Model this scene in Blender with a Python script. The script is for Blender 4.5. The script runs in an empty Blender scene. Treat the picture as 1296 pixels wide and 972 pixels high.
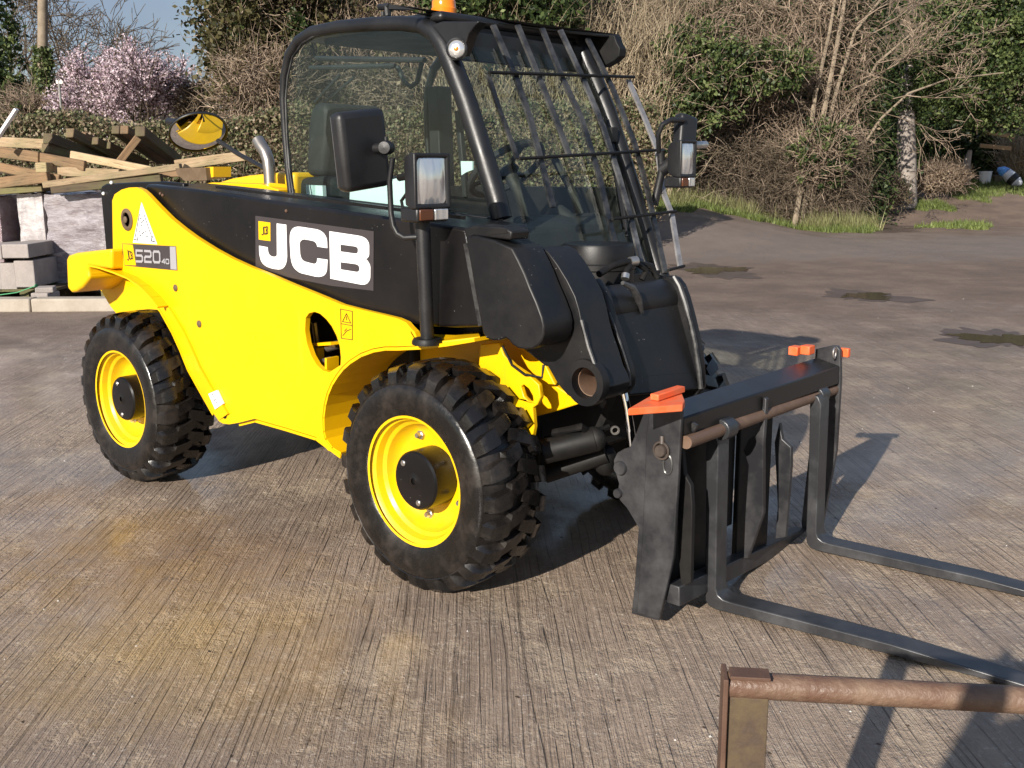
import bpy, bmesh, math, random
import numpy as np
from mathutils import Vector, Matrix
from mathutils.geometry import tessellate_polygon
random.seed(7); rng = np.random.default_rng(7)
S = bpy.context.scene
COL = S.collection
R = math.radians

# ------------------------------------------------------------------ camera
FPX, CAM = 1309.55, np.array([2.5656, -3.1274, 1.4804])
YAW, PITCH, ROLL = 2.297635, 0.205557, -0.00491
_f = np.array([math.cos(YAW)*math.cos(PITCH), math.sin(YAW)*math.cos(PITCH), -math.sin(PITCH)])
_r0 = np.array([math.sin(YAW), -math.cos(YAW), 0.0]); _u0 = np.cross(_r0, _f)
_r = math.cos(ROLL)*_r0 + math.sin(ROLL)*_u0; _u = -math.sin(ROLL)*_r0 + math.cos(ROLL)*_u0
cd = bpy.data.cameras.new("camera"); cam = bpy.data.objects.new("camera", cd); COL.objects.link(cam)
cd.sensor_width = 36; cd.lens = FPX/1296*36; cd.clip_start = 0.05; cd.clip_end = 600
cam.matrix_world = Matrix(((_r[0], _u[0], -_f[0], CAM[0]), (_r[1], _u[1], -_f[1], CAM[1]), (_r[2], _u[2], -_f[2], CAM[2]), (0, 0, 0, 1)))
S.camera = cam
FH = np.array([math.cos(YAW), math.sin(YAW), 0.0]); RH = _r0

# ------------------------------------------------------------------ light
SUN_TO = np.array([0.24, -0.97, 0.0]); SUN_TO /= np.linalg.norm(SUN_TO)
EL = R(23.2)
sun_dir = Vector((SUN_TO[0]*math.cos(EL), SUN_TO[1]*math.cos(EL), math.sin(EL)))
sl = bpy.data.lights.new("sun", 'SUN'); sl.energy = 5.0; sl.angle = R(0.53); sl.color = (1.0, 0.93, 0.83)
so = bpy.data.objects.new("sun", sl); COL.objects.link(so)
so.rotation_euler = sun_dir.to_track_quat('Z', 'Y').to_euler(); so.location = (0, 0, 30)
W = bpy.data.worlds.new("World"); S.world = W; W.use_nodes = True
nt = W.node_tree; bg = nt.nodes["Background"]
sky = nt.nodes.new("ShaderNodeTexSky"); sky.sky_type = 'NISHITA'; sky.sun_disc = False
sky.sun_elevation = EL; sky.sun_rotation = math.atan2(SUN_TO[0], SUN_TO[1])
sky.dust_density = 0.6; sky.air_density = 1.3; sky.ozone_density = 2.0
# rain clouds: soft slate patches over the whole sky
tc = nt.nodes.new("ShaderNodeTexCoord"); nz = nt.nodes.new("ShaderNodeTexNoise")
nz.inputs['Scale'].default_value = 2.2; nz.inputs['Detail'].default_value = 6
cr = nt.nodes.new("ShaderNodeMapRange"); cr.inputs[1].default_value = 0.35; cr.inputs[2].default_value = 0.65
cr.inputs[3].default_value = 0.35; cr.inputs[4].default_value = 0.85
mx = nt.nodes.new("ShaderNodeMix"); mx.data_type = 'RGBA'
nt.links.new(tc.outputs['Generated'], nz.inputs['Vector']); nt.links.new(nz.outputs['Fac'], cr.inputs[0])
nt.links.new(cr.outputs[0], mx.inputs['Factor']); nt.links.new(sky.outputs[0], mx.inputs['A'])
mx.inputs['B'].default_value = (1.25, 1.55, 2.35, 1)
nt.links.new(mx.outputs['Result'], bg.inputs['Color']); bg.inputs['Strength'].default_value = 0.112
S.view_settings.view_transform = 'Standard'; S.view_settings.look = 'None'
S.view_settings.exposure = 0.65; S.view_settings.gamma = 1; S.view_settings.use_curve_mapping = False

# ------------------------------------------------------------------ helpers
def ray(px, py): return _f + _r*(px-648)/FPX - _u*(py-486)/FPX
AX = {'x': 0, 'y': 1, 'z': 2}
def P(px, py, a, v):
    d = ray(px, py); k = AX[a]; return CAM + d*((v-CAM[k])/d[k])
def PN(px, py, p0, n):
    d = ray(px, py); n = np.array(n, float); return CAM + d*(((np.array(p0)-CAM)@n)/(d@n))
def PD(px, py, D):
    d = ray(px, py); return CAM + d*(D/(d@FH))
def SD(s, D, z): 
    q = CAM + RH*s + FH*D; return np.array([q[0], q[1], z])

WP = {}
def props(o, label=None, cat=None, group=None, kind=None):
    if label: o['label'] = label
    if cat: o['category'] = cat
    if group: o['group'] = group
    if kind: o['kind'] = kind
    return o
def root(name, loc, label, cat, group=None):
    o = bpy.data.objects.new(name, None); COL.objects.link(o); o.location = [float(c) for c in loc]; o.empty_display_size = 0.2
    WP[o.name] = np.array(loc, float); return props(o, label, cat, group)
def link(me, name, mat, parent, origin, world_parent=True):
    o = bpy.data.objects.new(name, me); COL.objects.link(o)
    if mat is not None: me.materials.append(mat)
    pw = WP[parent.name] if parent is not None else np.zeros(3)
    if parent is not None: o.parent = parent
    o.location = [float(c) for c in (origin-pw)]
    WP[o.name] = np.array(origin, float)
    return o
class MB:
    def __init__(s): s.v = []; s.f = []; s.cut = []
    def add(s, vs, fs):
        s.cut.append((len(s.v), len(s.f)))
        b = len(s.v); s.v += [tuple(float(c) for c in p) for p in vs]; s.f += [tuple(b+i for i in f) for f in fs]; return s
    def box(s, a, b):
        (x0, y0, z0), (x1, y1, z1) = a, b
        return s.add([(x0,y0,z0),(x1,y0,z0),(x1,y1,z0),(x0,y1,z0),(x0,y0,z1),(x1,y0,z1),(x1,y1,z1),(x0,y1,z1)],
                     [(0,3,2,1),(4,5,6,7),(0,1,5,4),(1,2,6,5),(2,3,7,6),(3,0,4,7)])
    def bar(s, p0, p1, w, h, up=(0, 0, 1), taper=1.0):
        p0 = np.array(p0, float); p1 = np.array(p1, float); d = p1-p0; d /= np.linalg.norm(d)
        sd = np.cross(d, up); sd /= np.linalg.norm(sd); u = np.cross(sd, d); vs = []
        for p, k in ((p0, 1), (p1, taper)):
            for a, b in ((-1,-1),(1,-1),(1,1),(-1,1)): vs.append(p+sd*a*w/2*k+u*b*h/2*k)
        return s.add(vs, [(3,2,1,0),(4,5,6,7),(0,1,5,4),(1,2,6,5),(2,3,7,6),(3,0,4,7)])
    def obox(s, c, ax, hs):
        c = np.array(c, float); a = [np.array(x, float)/np.linalg.norm(x)*h for x, h in zip(ax, hs)]; vs = []
        for k in (-1, 1):
            for i, j in ((-1,-1),(1,-1),(1,1),(-1,1)): vs.append(c+a[0]*i+a[1]*j+a[2]*k)
        return s.add(vs, [(3,2,1,0),(4,5,6,7),(0,1,5,4),(1,2,6,5),(2,3,7,6),(3,0,4,7)])
    def tube(s, pts, r, n=10, cap=True):
        pts = [np.array(p, float) for p in pts]; m = len(pts); rs = r if isinstance(r, (list, tuple)) else [r]*m
        prev = None; vs = []
        for i, p in enumerate(pts):
            t = pts[min(i+1, m-1)]-pts[max(i-1, 0)]; t /= np.linalg.norm(t)
            if prev is None:
                a = np.array((0, 0, 1.0)) if abs(t[2]) < .9 else np.array((1.0, 0, 0)); prev = np.cross(t, a)
            prev = prev-t*(prev@t); prev /= np.linalg.norm(prev); b = np.cross(t, prev)
            for k in range(n):
                a = 2*math.pi*k/n; vs.append(p+rs[i]*(prev*math.cos(a)+b*math.sin(a)))
        fs = [(i*n+k, i*n+(k+1) % n, (i+1)*n+(k+1) % n, (i+1)*n+k) for i in range(m-1) for k in range(n)]
        if cap: fs += [tuple(range(n))[::-1], tuple((m-1)*n+k for k in range(n))]
        return s.add(vs, fs)
    def lathe(s, prof, o, ax, n=32, closed=False):
        ax = np.array(ax, float); ax /= np.linalg.norm(ax); a = np.array((0, 0, 1.0)) if abs(ax[2]) < .9 else np.array((1.0, 0, 0))
        e1 = np.cross(ax, a); e1 /= np.linalg.norm(e1); e2 = np.cross(ax, e1); vs = []; o = np.array(o, float)
        for r, h in prof:
            for k in range(n):
                t = 2*math.pi*k/n; vs.append(o+ax*h+max(r, 1e-4)*(e1*math.cos(t)+e2*math.sin(t)))
        m = len(prof); rng_ = range(m if closed else m-1)
        return s.add(vs, [(i*n+k, i*n+(k+1) % n, ((i+1) % m)*n+(k+1) % n, ((i+1) % m)*n+k) for i in rng_ for k in range(n)])
    def slab(s, pts, off, holes=()):
        """a flat outline (world points) given thickness by the vector off; holes are outlines too"""
        off = np.array(off, float); loops = [[np.array(p, float) for p in L] for L in [pts]+list(holes)]
        flat = [p for L in loops for p in L]; n = len(flat)
        if holes:
            tris = tessellate_polygon([[Vector(p) for p in L] for L in loops])
            top = [tuple(t) for t in tris]
        else: top = [tuple(range(n))]
        vs = flat+[p+off for p in flat]; fs = top+[tuple(n+i for i in reversed(t)) for t in top]; b = 0
        for L in loops:
            m = len(L)
            for i in range(m): fs.append((b+i, b+(i+1) % m, n+b+(i+1) % m, n+b+i))
            b += m
        return s.add(vs, fs)
    def pslab(s, px, y, th, holes=()):
        return s.slab([P(a, b, 'y', y) for a, b in px], (0, th, 0), [[P(a, b, 'y', y) for a, b in h] for h in holes])
    def sphere(s, c, r, n=14, m=8, sc=(1, 1, 1)):
        c = np.array(c, float); vs = [c+np.array((0, 0, -r*sc[2]))]
        for i in range(1, m):
            t = math.pi*i/m-math.pi/2
            for k in range(n):
                a = 2*math.pi*k/n; vs.append(c+r*np.array((math.cos(t)*math.cos(a)*sc[0], math.cos(t)*math.sin(a)*sc[1], math.sin(t)*sc[2])))
        vs.append(c+np.array((0, 0, r*sc[2]))); fs = []
        for k in range(n):
            fs.append((0, 1+(k+1) % n, 1+k)); L = 1+(m-2)*n; fs.append((L+k, L+(k+1) % n, len(vs)-1))
        for i in range(m-2):
            for k in range(n): fs.append((1+i*n+k, 1+i*n+(k+1) % n, 1+(i+1)*n+(k+1) % n, 1+(i+1)*n+k))
        return s.add(vs, fs)
    def build(s, name, mat, parent=None, origin=None, bevel=0, smooth=40, seg=2, fix=True, label=None):
        v = np.array(s.v)
        if origin is None:
            origin = WP[parent.name] if parent is not None else np.array([v[:, 0].mean(), v[:, 1].mean(), v[:, 2].min()])
        origin = np.array(origin, float)
        me = bpy.data.meshes.new(name); me.from_pydata((v-origin).tolist(), [], s.f)
        if fix:
            bm = bmesh.new(); bm.from_mesh(me); bmesh.ops.recalc_face_normals(bm, faces=bm.faces); bm.to_mesh(me); bm.free()
        if smooth:
            me.shade_smooth(); me.set_sharp_from_angle(angle=R(smooth))
        o = link(me, name, mat, parent, origin)
        if bevel:
            m = o.modifiers.new("bevel", 'BEVEL'); m.width = bevel; m.segments = seg; m.limit_method = 'ANGLE'; m.angle_limit = R(35)
            m.harden_normals = False
        if label: o['label'] = label
        return o
def build_each(b, name, mat, parent=None, **k):
    """every piece added to b becomes an object of its own"""
    out = []; c = b.cut+[(len(b.v), len(b.f))]
    for (v0, f0), (v1, f1) in zip(c[:-1], c[1:]):
        q = MB(); q.v = b.v[v0:v1]; q.f = [tuple(i-v0 for i in f) for f in b.f[f0:f1]]; out.append(q.build(name, mat, parent, **k))
    return out
def nmesh(name, v, f, mat, parent=None, origin=None, tone=None, smooth=False):
    """mesh straight from numpy arrays; tone = one grey value per face, the leaf's own shade"""
    v = np.asarray(v, np.float64); f = np.asarray(f, np.int32)
    if origin is None: origin = WP[parent.name] if parent is not None else np.array([v[:, 0].mean(), v[:, 1].mean(), v[:, 2].min()])
    v = v-origin; me = bpy.data.meshes.new(name); n, k = f.shape
    me.vertices.add(len(v)); me.vertices.foreach_set('co', v.astype(np.float32).ravel())
    me.loops.add(n*k); me.loops.foreach_set('vertex_index', f.ravel())
    me.polygons.add(n); me.polygons.foreach_set('loop_start', np.arange(0, n*k, k, dtype=np.int32))
    me.update(calc_edges=True)
    if tone is not None:
        a = me.attributes.new('tone', 'FLOAT', 'FACE'); a.data.foreach_set('value', np.asarray(tone, np.float32))
    if smooth: me.shade_smooth()
    return link(me, name, mat, parent, np.array(origin, float))
def quads_leaf(c, size, r=None, flat=0.0, asp=0.6):
    """one small four-cornered leaf at each centre c, turned at random"""
    r = r or rng; n = len(c); a = r.normal(size=(n, 3)); a /= np.linalg.norm(a, axis=1)[:, None]
    b = r.normal(size=(n, 3)); b[:, 2] *= (1-flat); b = b-a*(a*b).sum(1)[:, None]; b /= np.linalg.norm(b, axis=1)[:, None]
    s = size*r.uniform(.6, 1.3, n)[:, None]
    v = np.stack([c-a*s, c+b*s*asp, c+a*s, c-b*s*asp], 1).reshape(-1, 3)
    return v, np.arange(4*n).reshape(n, 4)
def seg_tubes(p0, p1, r0, r1):
    """three-sided twigs between arrays of points"""
    p0 = np.asarray(p0); p1 = np.asarray(p1); d = p1-p0; L = np.linalg.norm(d, axis=1)[:, None]+1e-9; d = d/L
    a = np.where(np.abs(d[:, 2:3]) < .9, np.array([[0, 0, 1.0]]), np.array([[1.0, 0, 0]])); e1 = np.cross(d, a); e1 /= np.linalg.norm(e1, axis=1)[:, None]; e2 = np.cross(d, e1)
    vs = []
    for p, r in ((p0, r0), (p1, r1)):
        for k in range(3):
            t = 2*math.pi*k/3; vs.append(p+np.asarray(r)[:, None]*(e1*math.cos(t)+e2*math.sin(t)))
    v = np.stack(vs, 1).reshape(-1, 3); n = len(p0); b = np.arange(n)[:, None]*6
    f = np.concatenate([b+np.array([[k, (k+1) % 3, 3+(k+1) % 3, 3+k]]) for k in range(3)], 0)
    return v, f

# ------------------------------------------------------------------ materials
def nodes_of(name):
    m = bpy.data.materials.new(name); m.use_nodes = True; n = m.node_tree; b = n.nodes["Principled BSDF"]; return m, n, b
def N(n, t, **k):
    x = n.nodes.new("ShaderNode"+t)
    for a, v in k.items():
        if hasattr(x, a): setattr(x, a, v)
        else: x.inputs[a].default_value = v
    return x
def coords(n, scale=(1, 1, 1), rot=(0, 0, 0), src='Object'):
    t = N(n, 'TexCoord'); m = N(n, 'Mapping'); m.inputs['Scale'].default_value = scale; m.inputs['Rotation'].default_value = rot
    n.links.new(t.outputs[src], m.inputs['Vector']); return m.outputs[0]
def noise(n, vec, scale, detail=4, rough=.55):
    z = N(n, 'TexNoise'); z.inputs['Scale'].default_value = scale; z.inputs['Detail'].default_value = detail; z.inputs['Roughness'].default_value = rough
    n.links.new(vec, z.inputs['Vector']); return z.outputs['Fac']
def rmap(n, fac, a, b, c, d):
    r = N(n, 'MapRange'); r.inputs[1].default_value = a; r.inputs[2].default_value = b; r.inputs[3].default_value = c; r.inputs[4].default_value = d
    n.links.new(fac, r.inputs[0]); return r.outputs[0]
def mixc(n, fac, a, b):
    m = N(n, 'Mix', data_type='RGBA')
    if isinstance(fac, (int, float)): m.inputs['Factor'].default_value = fac
    else: n.links.new(fac, m.inputs['Factor'])
    for k, c in (('A', a), ('B', b)):
        if isinstance(c, (tuple, list)): m.inputs[k].default_value = (*c[:3], 1)
        else: n.links.new(c, m.inputs[k])
    return m.outputs['Result']
def mul(n, a, b, op='MULTIPLY'):
    m = N(n, 'Math', operation=op)
    for i, c in enumerate((a, b)):
        if isinstance(c, (int, float)): m.inputs[i].default_value = c
        else: n.links.new(c, m.inputs[i])
    return m.outputs[0]
def bump(n, b, h, st=.3, dist=.01):
    x = N(n, 'Bump'); x.inputs['Strength'].default_value = st; x.inputs['Distance'].default_value = dist
    n.links.new(h, x.inputs['Height']); n.links.new(x.outputs[0], b.inputs['Normal'])
def paint(name, col, dirt, rough=.4, metal=0, amt=.5, sc=6, spec=.5, fine=60, bst=.08, specks=0, coat=0, chips=0):
    """worn, slightly dirty surface: two colours mixed by blotches, uneven gloss, faint relief"""
    m, n, b = nodes_of(name); v = coords(n)
    f1 = noise(n, v, sc, 6, .65); f2 = noise(n, v, fine, 3)
    c = mixc(n, rmap(n, f1, .42, .75, 0, amt), col, dirt)
    if specks:
        vo = N(n, 'TexVoronoi'); vo.inputs['Scale'].default_value = 55; n.links.new(v, vo.inputs['Vector'])
        sp = N(n, 'Math', operation='LESS_THAN'); sp.inputs[1].default_value = .075; n.links.new(vo.outputs['Distance'], sp.inputs[0])
        k = mul(n, sp.outputs[0], rmap(n, noise(n, v, 7, 3), .54, .62, 0, specks))
        c = mixc(n, k, c, (.45, .43, .42))
    if chips: c = mixc(n, rmap(n, noise(n, v, 30, 5, .8), .70, .74, 0, chips), c, (.10, .06, .03)); c = mixc(n, rmap(n, noise(n, coords(n, (3, 3, .35)), 5, 5, .7), .60, .74, 0, chips*.5), c, (.42, .25, .03))
    n.links.new(c, b.inputs['Base Color']); n.links.new(rmap(n, f1, .3, .8, rough*.8, min(1, rough*1.5)), b.inputs['Roughness'])
    b.inputs['Metallic'].default_value = metal; b.inputs['Specular IOR Level'].default_value = spec; b.inputs['Coat Weight'].default_value = coat
    bump(n, b, mixc(n, .3, f2, f1), bst, .004); return m
M = {}
M['yellow'] = paint('yellow_paint', (.80, .465, .002), (.66, .34, .003), .33, amt=.6, sc=3, bst=.05, spec=.4, chips=.55)
M['hoodyellow'] = paint('hood_yellow', (.78, .47, .008), (.55, .30, .02), .4, amt=.5, sc=4)
M['rimyellow'] = paint('rim_yellow', (.82, .50, .002), (.45, .27, .02), .35, amt=.5, sc=9)
M['black'] = paint('black_paint', (.0055, .0055, .0065), (.020, .018, .0165), .42, spec=.38, amt=.7, sc=3.5, specks=.8, bst=.1)
M['boomblack'] = paint('boom_black', (.0045, .0042, .0045), (.017, .0125, .012), .30, spec=.40, amt=.6, sc=2.2, specks=.5, bst=.05)
M['plastic'] = paint('black_plastic', (.010, .010, .0115), (.017, .0165, .0165), .42, amt=.5, sc=8, bst=.15, fine=220)
M['frame'] = paint('cab_frame_black', (.007, .007, .0078), (.018, .0175, .0175), .38, amt=.5, sc=5, bst=.15, fine=160)
M['under'] = paint('oily_black', (.006, .006, .006), (.018, .014, .012), .55, amt=.6, sc=7, spec=.3)
M['fork'] = paint('worn_fork_steel', (.022, .022, .025), (.095, .094, .096), .38, amt=.8, sc=5, metal=.25, bst=.1)
M['barblack'] = paint('guard_bar_black', (.010, .010, .011), (.12, .118, .115), .30, amt=.75, sc=9)
M['bargrey'] = paint('guard_bar_bare', (.34, .33, .33), (.10, .09, .085), .3, amt=.7, sc=20, metal=.4)
M['chrome'] = paint('chrome', (.8, .8, .8), (.6, .6, .6), .04, metal=1, amt=.2, bst=.0)
M['steel'] = paint('bright_steel', (.55, .53, .5), (.25, .2, .16), .3, metal=.9, amt=.6, sc=20)
M['exhaust'] = paint('exhaust_steel', (.38, .35, .32), (.2, .17, .14), .3, metal=.85, amt=.7, sc=9)
M['rust'] = paint('rust', (.085, .043, .027), (.16, .095, .06), .75, amt=.8, sc=9, bst=.5)
M['rustpipe'] = paint('rusty_pipe', (.115, .064, .042), (.20, .135, .09), .5, amt=.9, sc=16, bst=1.0, fine=90)
M['lichen'] = paint('rusty_lichen', (.062, .040, .026), (.135, .10, .045), .8, amt=.7, sc=26, bst=.5)
M['brownrod'] = paint('brown_rod', (.12, .07, .045), (.20, .13, .09), .55, amt=.7, sc=9, bst=.3)
M['orange'] = paint('orange_paint', (.78, .12, .03), (.5, .2, .10), .45, amt=.7, sc=14)
M['white'] = paint('white_vinyl', (.82, .82, .82), (.74, .74, .74), .4, amt=.3)
M['silver'] = paint('silver_vinyl', (.42, .41, .43), (.35, .34, .36), .35, amt=.4, metal=.3)
M['decal'] = paint('decal_black', (.045, .038, .04), (.06, .05, .05), .3, amt=.4)
M['ink'] = paint('print_black', (.012, .012, .012), (.02, .02, .02), .5, amt=.3)
M['seat'] = paint('seat_vinyl', (.007, .010, .010), (.012, .017, .017), .6, amt=.5)
M['dash'] = paint('dash_plastic', (.016, .017, .018), (.026, .027, .028), .65, amt=.5)
M['teal'] = paint('window_reflection_pale', (.62, .78, .76), (.5, .68, .66), .4, amt=.4)  # pale tone of the reflection in the side glass
M['amber'] = paint('amber_lens', (.85, .22, .005), (.75, .17, .003), .15, amt=.3, spec=.7)
M['pinbrown'] = paint('pin_brown', (.10, .065, .035), (.16, .11, .07), .6, amt=.6, sc=20)
def rubber():
    m, n, b = nodes_of('tyre_rubber'); v = coords(n); f = noise(n, v, 7, 6, .7); g = noise(n, v, 90, 3)
    n.links.new(mixc(n, rmap(n, f, .48, .72, 0, .75), (.0075, .0066, .0062), (.036, .027, .021)), b.inputs['Base Color'])
    n.links.new(rmap(n, f, .38, .72, .15, .62), b.inputs['Roughness']); bump(n, b, g, .15, .004); return m
M['rubber'] = rubber()
def glass(name, tint, rough=.02):
    m, n, b = nodes_of(name); n.nodes.remove(b); out = n.nodes['Material Output']
    t = N(n, 'BsdfTransparent'); t.inputs[0].default_value = (*tint, 1); g = N(n, 'BsdfGlossy'); g.inputs['Roughness'].default_value = rough
    fr = N(n, 'LayerWeight'); fr.inputs[0].default_value = .16; mm = N(n, 'MixShader')
    d = N(n, 'BsdfDiffuse'); d.inputs[0].default_value = (.22, .23, .2, 1); m2 = N(n, 'MixShader')
    v = coords(n); n.links.new(rmap(n, noise(n, v, 2.5, 5, .7), .35, .8, .002, .016), m2.inputs[0])
    n.links.new(mul(n, rmap(n, fr.outputs['Facing'], 0, 1, .02, .13), 1.0), mm.inputs[0]); n.links.new(t.outputs[0], m2.inputs[1]); n.links.new(d.outputs[0], m2.inputs[2])
    n.links.new(m2.outputs[0], mm.inputs[1]); n.links.new(g.outputs[0], mm.inputs[2]); n.links.new(mm.outputs[0], out.inputs[0]); return m
M['glass'] = glass('tinted_glass', (.90, .935, .925)); M['screen'] = glass('windscreen_glass', (.90, .93, .89))
def lens():
    m, n, b = nodes_of('lamp_lens'); v = coords(n, (1, 1, 1)); b.inputs['Base Color'].default_value = (.72, .72, .72, 1); b.inputs['Metallic'].default_value = .75
    b.inputs['Roughness'].default_value = .12; bump(n, b, noise(n, coords(n, (1, 14, 1.5)), 3, 1), .30, .02); return m
M['tine'] = paint('fork_tine_steel', (.045, .046, .05), (.14, .14, .145), .34, amt=.8, sc=4, metal=.5, bst=.12)
M['pinsteel'] = paint('brown_pin', (.045, .034, .028), (.09, .065, .05), .5, amt=.6, sc=20)
M['guardbar'] = paint('guard_bar_worn', (.035, .035, .037), (.30, .295, .29), .28, amt=.8, sc=7, metal=.3)
M['lens'] = lens()
def wood(name, a, c, d):
    m, n, b = nodes_of(name); v = coords(n, (1, 14, 14)); g = noise(n, v, 3, 6, .65); k = noise(n, coords(n), 1.6, 4); oi = N(n, 'ObjectInfo')
    col = mixc(n, rmap(n, g, .3, .7, 0, 1), a, c); col = mixc(n, rmap(n, k, .45, .62, 0, .8), col, d); col = mixc(n, rmap(n, noise(n, coords(n, (2.5, 30, 30)), 3, 4, .7), .56, .66, 0, .7), col, (.05, .035, .02))
    hs = N(n, 'HueSaturation'); n.links.new(col, hs.inputs['Color']); n.links.new(rmap(n, oi.outputs['Random'], 0, 1, .5, 1.15), hs.inputs['Value'])
    n.links.new(hs.outputs[0], b.inputs['Base Color']); b.inputs['Roughness'].default_value = .8; bump(n, b, g, .6, .008); return m
M['wood'] = wood('sawn_timber', (.33, .20, .10), (.19, .11, .055), (.16, .12, .06))
M['palewood'] = wood('pale_timber', (.50, .37, .23), (.35, .23, .125), (.26, .22, .11))
M['oldwood'] = wood('weathered_timber', (.17, .115, .06), (.09, .06, .035), (.15, .145, .05))
def concrete(name, a, c, sc=5):
    m, n, b = nodes_of(name); v = coords(n); f = noise(n, v, sc, 7, .7); g = noise(n, v, 70, 3)
    n.links.new(mixc(n, rmap(n, f, .35, .7, 0, 1), a, c), b.inputs['Base Color']); b.inputs['Roughness'].default_value = .85; bump(n, b, g, .5, .008); return m
M['block'] = concrete('concrete_block', (.34, .30, .28), (.25, .22, .205)); M['kerb'] = concrete('kerb_concrete', (.40, .35, .29), (.28, .24, .19), 3)
def wrap(name, a, c):
    m, n, b = nodes_of(name); v = coords(n); st = noise(n, coords(n, (1.2, 1.2, 3.2), (0, .5, .3)), 3.4, 7, .72); big = noise(n, v, 2, 4)
    n.links.new(mixc(n, rmap(n, st, .4, .66, 0, 1), a, c), b.inputs['Base Color']); n.links.new(rmap(n, big, .3, .7, .12, .4), b.inputs['Roughness'])
    b.inputs['Coat Weight'].default_value = .5; bump(n, b, st, .9, .03); return m
M['wrap'] = wrap('shrink_wrap', (.16, .13, .14), (.31, .285, .305)); M['wrapred'] = wrap('shrink_wrap_red', (.20, .13, .14), (.28, .22, .24)); M['wrapwhite'] = wrap('shrink_wrap_white', (.32, .29, .29), (.52, .49, .49))
M['green'] = paint('green_strap', (.05, .30, .12), (.08, .36, .18), .4)
def leafmat(name, lo, hi, trans=.25, gloss=.5):
    m, n, b = nodes_of(name); out = n.nodes['Material Output']; a = N(n, 'Attribute'); a.attribute_name = 'tone'
    c = mixc(n, a.outputs['Fac'], lo, hi); n.links.new(c, b.inputs['Base Color']); b.inputs['Roughness'].default_value = .5; b.inputs['Specular IOR Level'].default_value = gloss*.6
    t = N(n, 'BsdfTranslucent'); n.links.new(c, t.inputs[0]); mm = N(n, 'MixShader'); mm.inputs[0].default_value = trans
    n.links.new(b.outputs[0], mm.inputs[1]); n.links.new(t.outputs[0], mm.inputs[2]); n.links.new(mm.outputs[0], out.inputs[0]); return m
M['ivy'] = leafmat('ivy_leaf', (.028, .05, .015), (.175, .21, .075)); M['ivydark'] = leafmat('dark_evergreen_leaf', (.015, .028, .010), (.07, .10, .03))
M['hedge'] = leafmat('hedge_leaf', (.06, .08, .03), (.28, .26, .15)); M['beech'] = leafmat('dead_leaf', (.12, .085, .05), (.32, .25, .17))
M['pink'] = leafmat('pink_blossom', (.56, .42, .47), (.88, .77, .82), .42); M['grass'] = leafmat('grass_blade', (.07, .10, .025), (.21, .25, .075), .3)
M['deadgrass'] = leafmat('dead_grass', (.12, .125, .05), (.33, .32, .15), .3); M['conifer'] = leafmat('olive_foliage', (.035, .036, .014), (.125, .108, .045))
M['twig'] = leafmat('twig_bark', (.10, .072, .05), (.42, .325, .245), 0, .1); M['twigdark'] = leafmat('dark_twig', (.06, .048, .036), (.19, .15, .11), 0, .1)
M['straw'] = leafmat('straw_stem', (.22, .17, .11), (.46, .38, .27), 0, .1); M['bark'] = leafmat('grey_bark', (.16, .13, .09), (.38, .33, .24), 0, .1)
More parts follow.
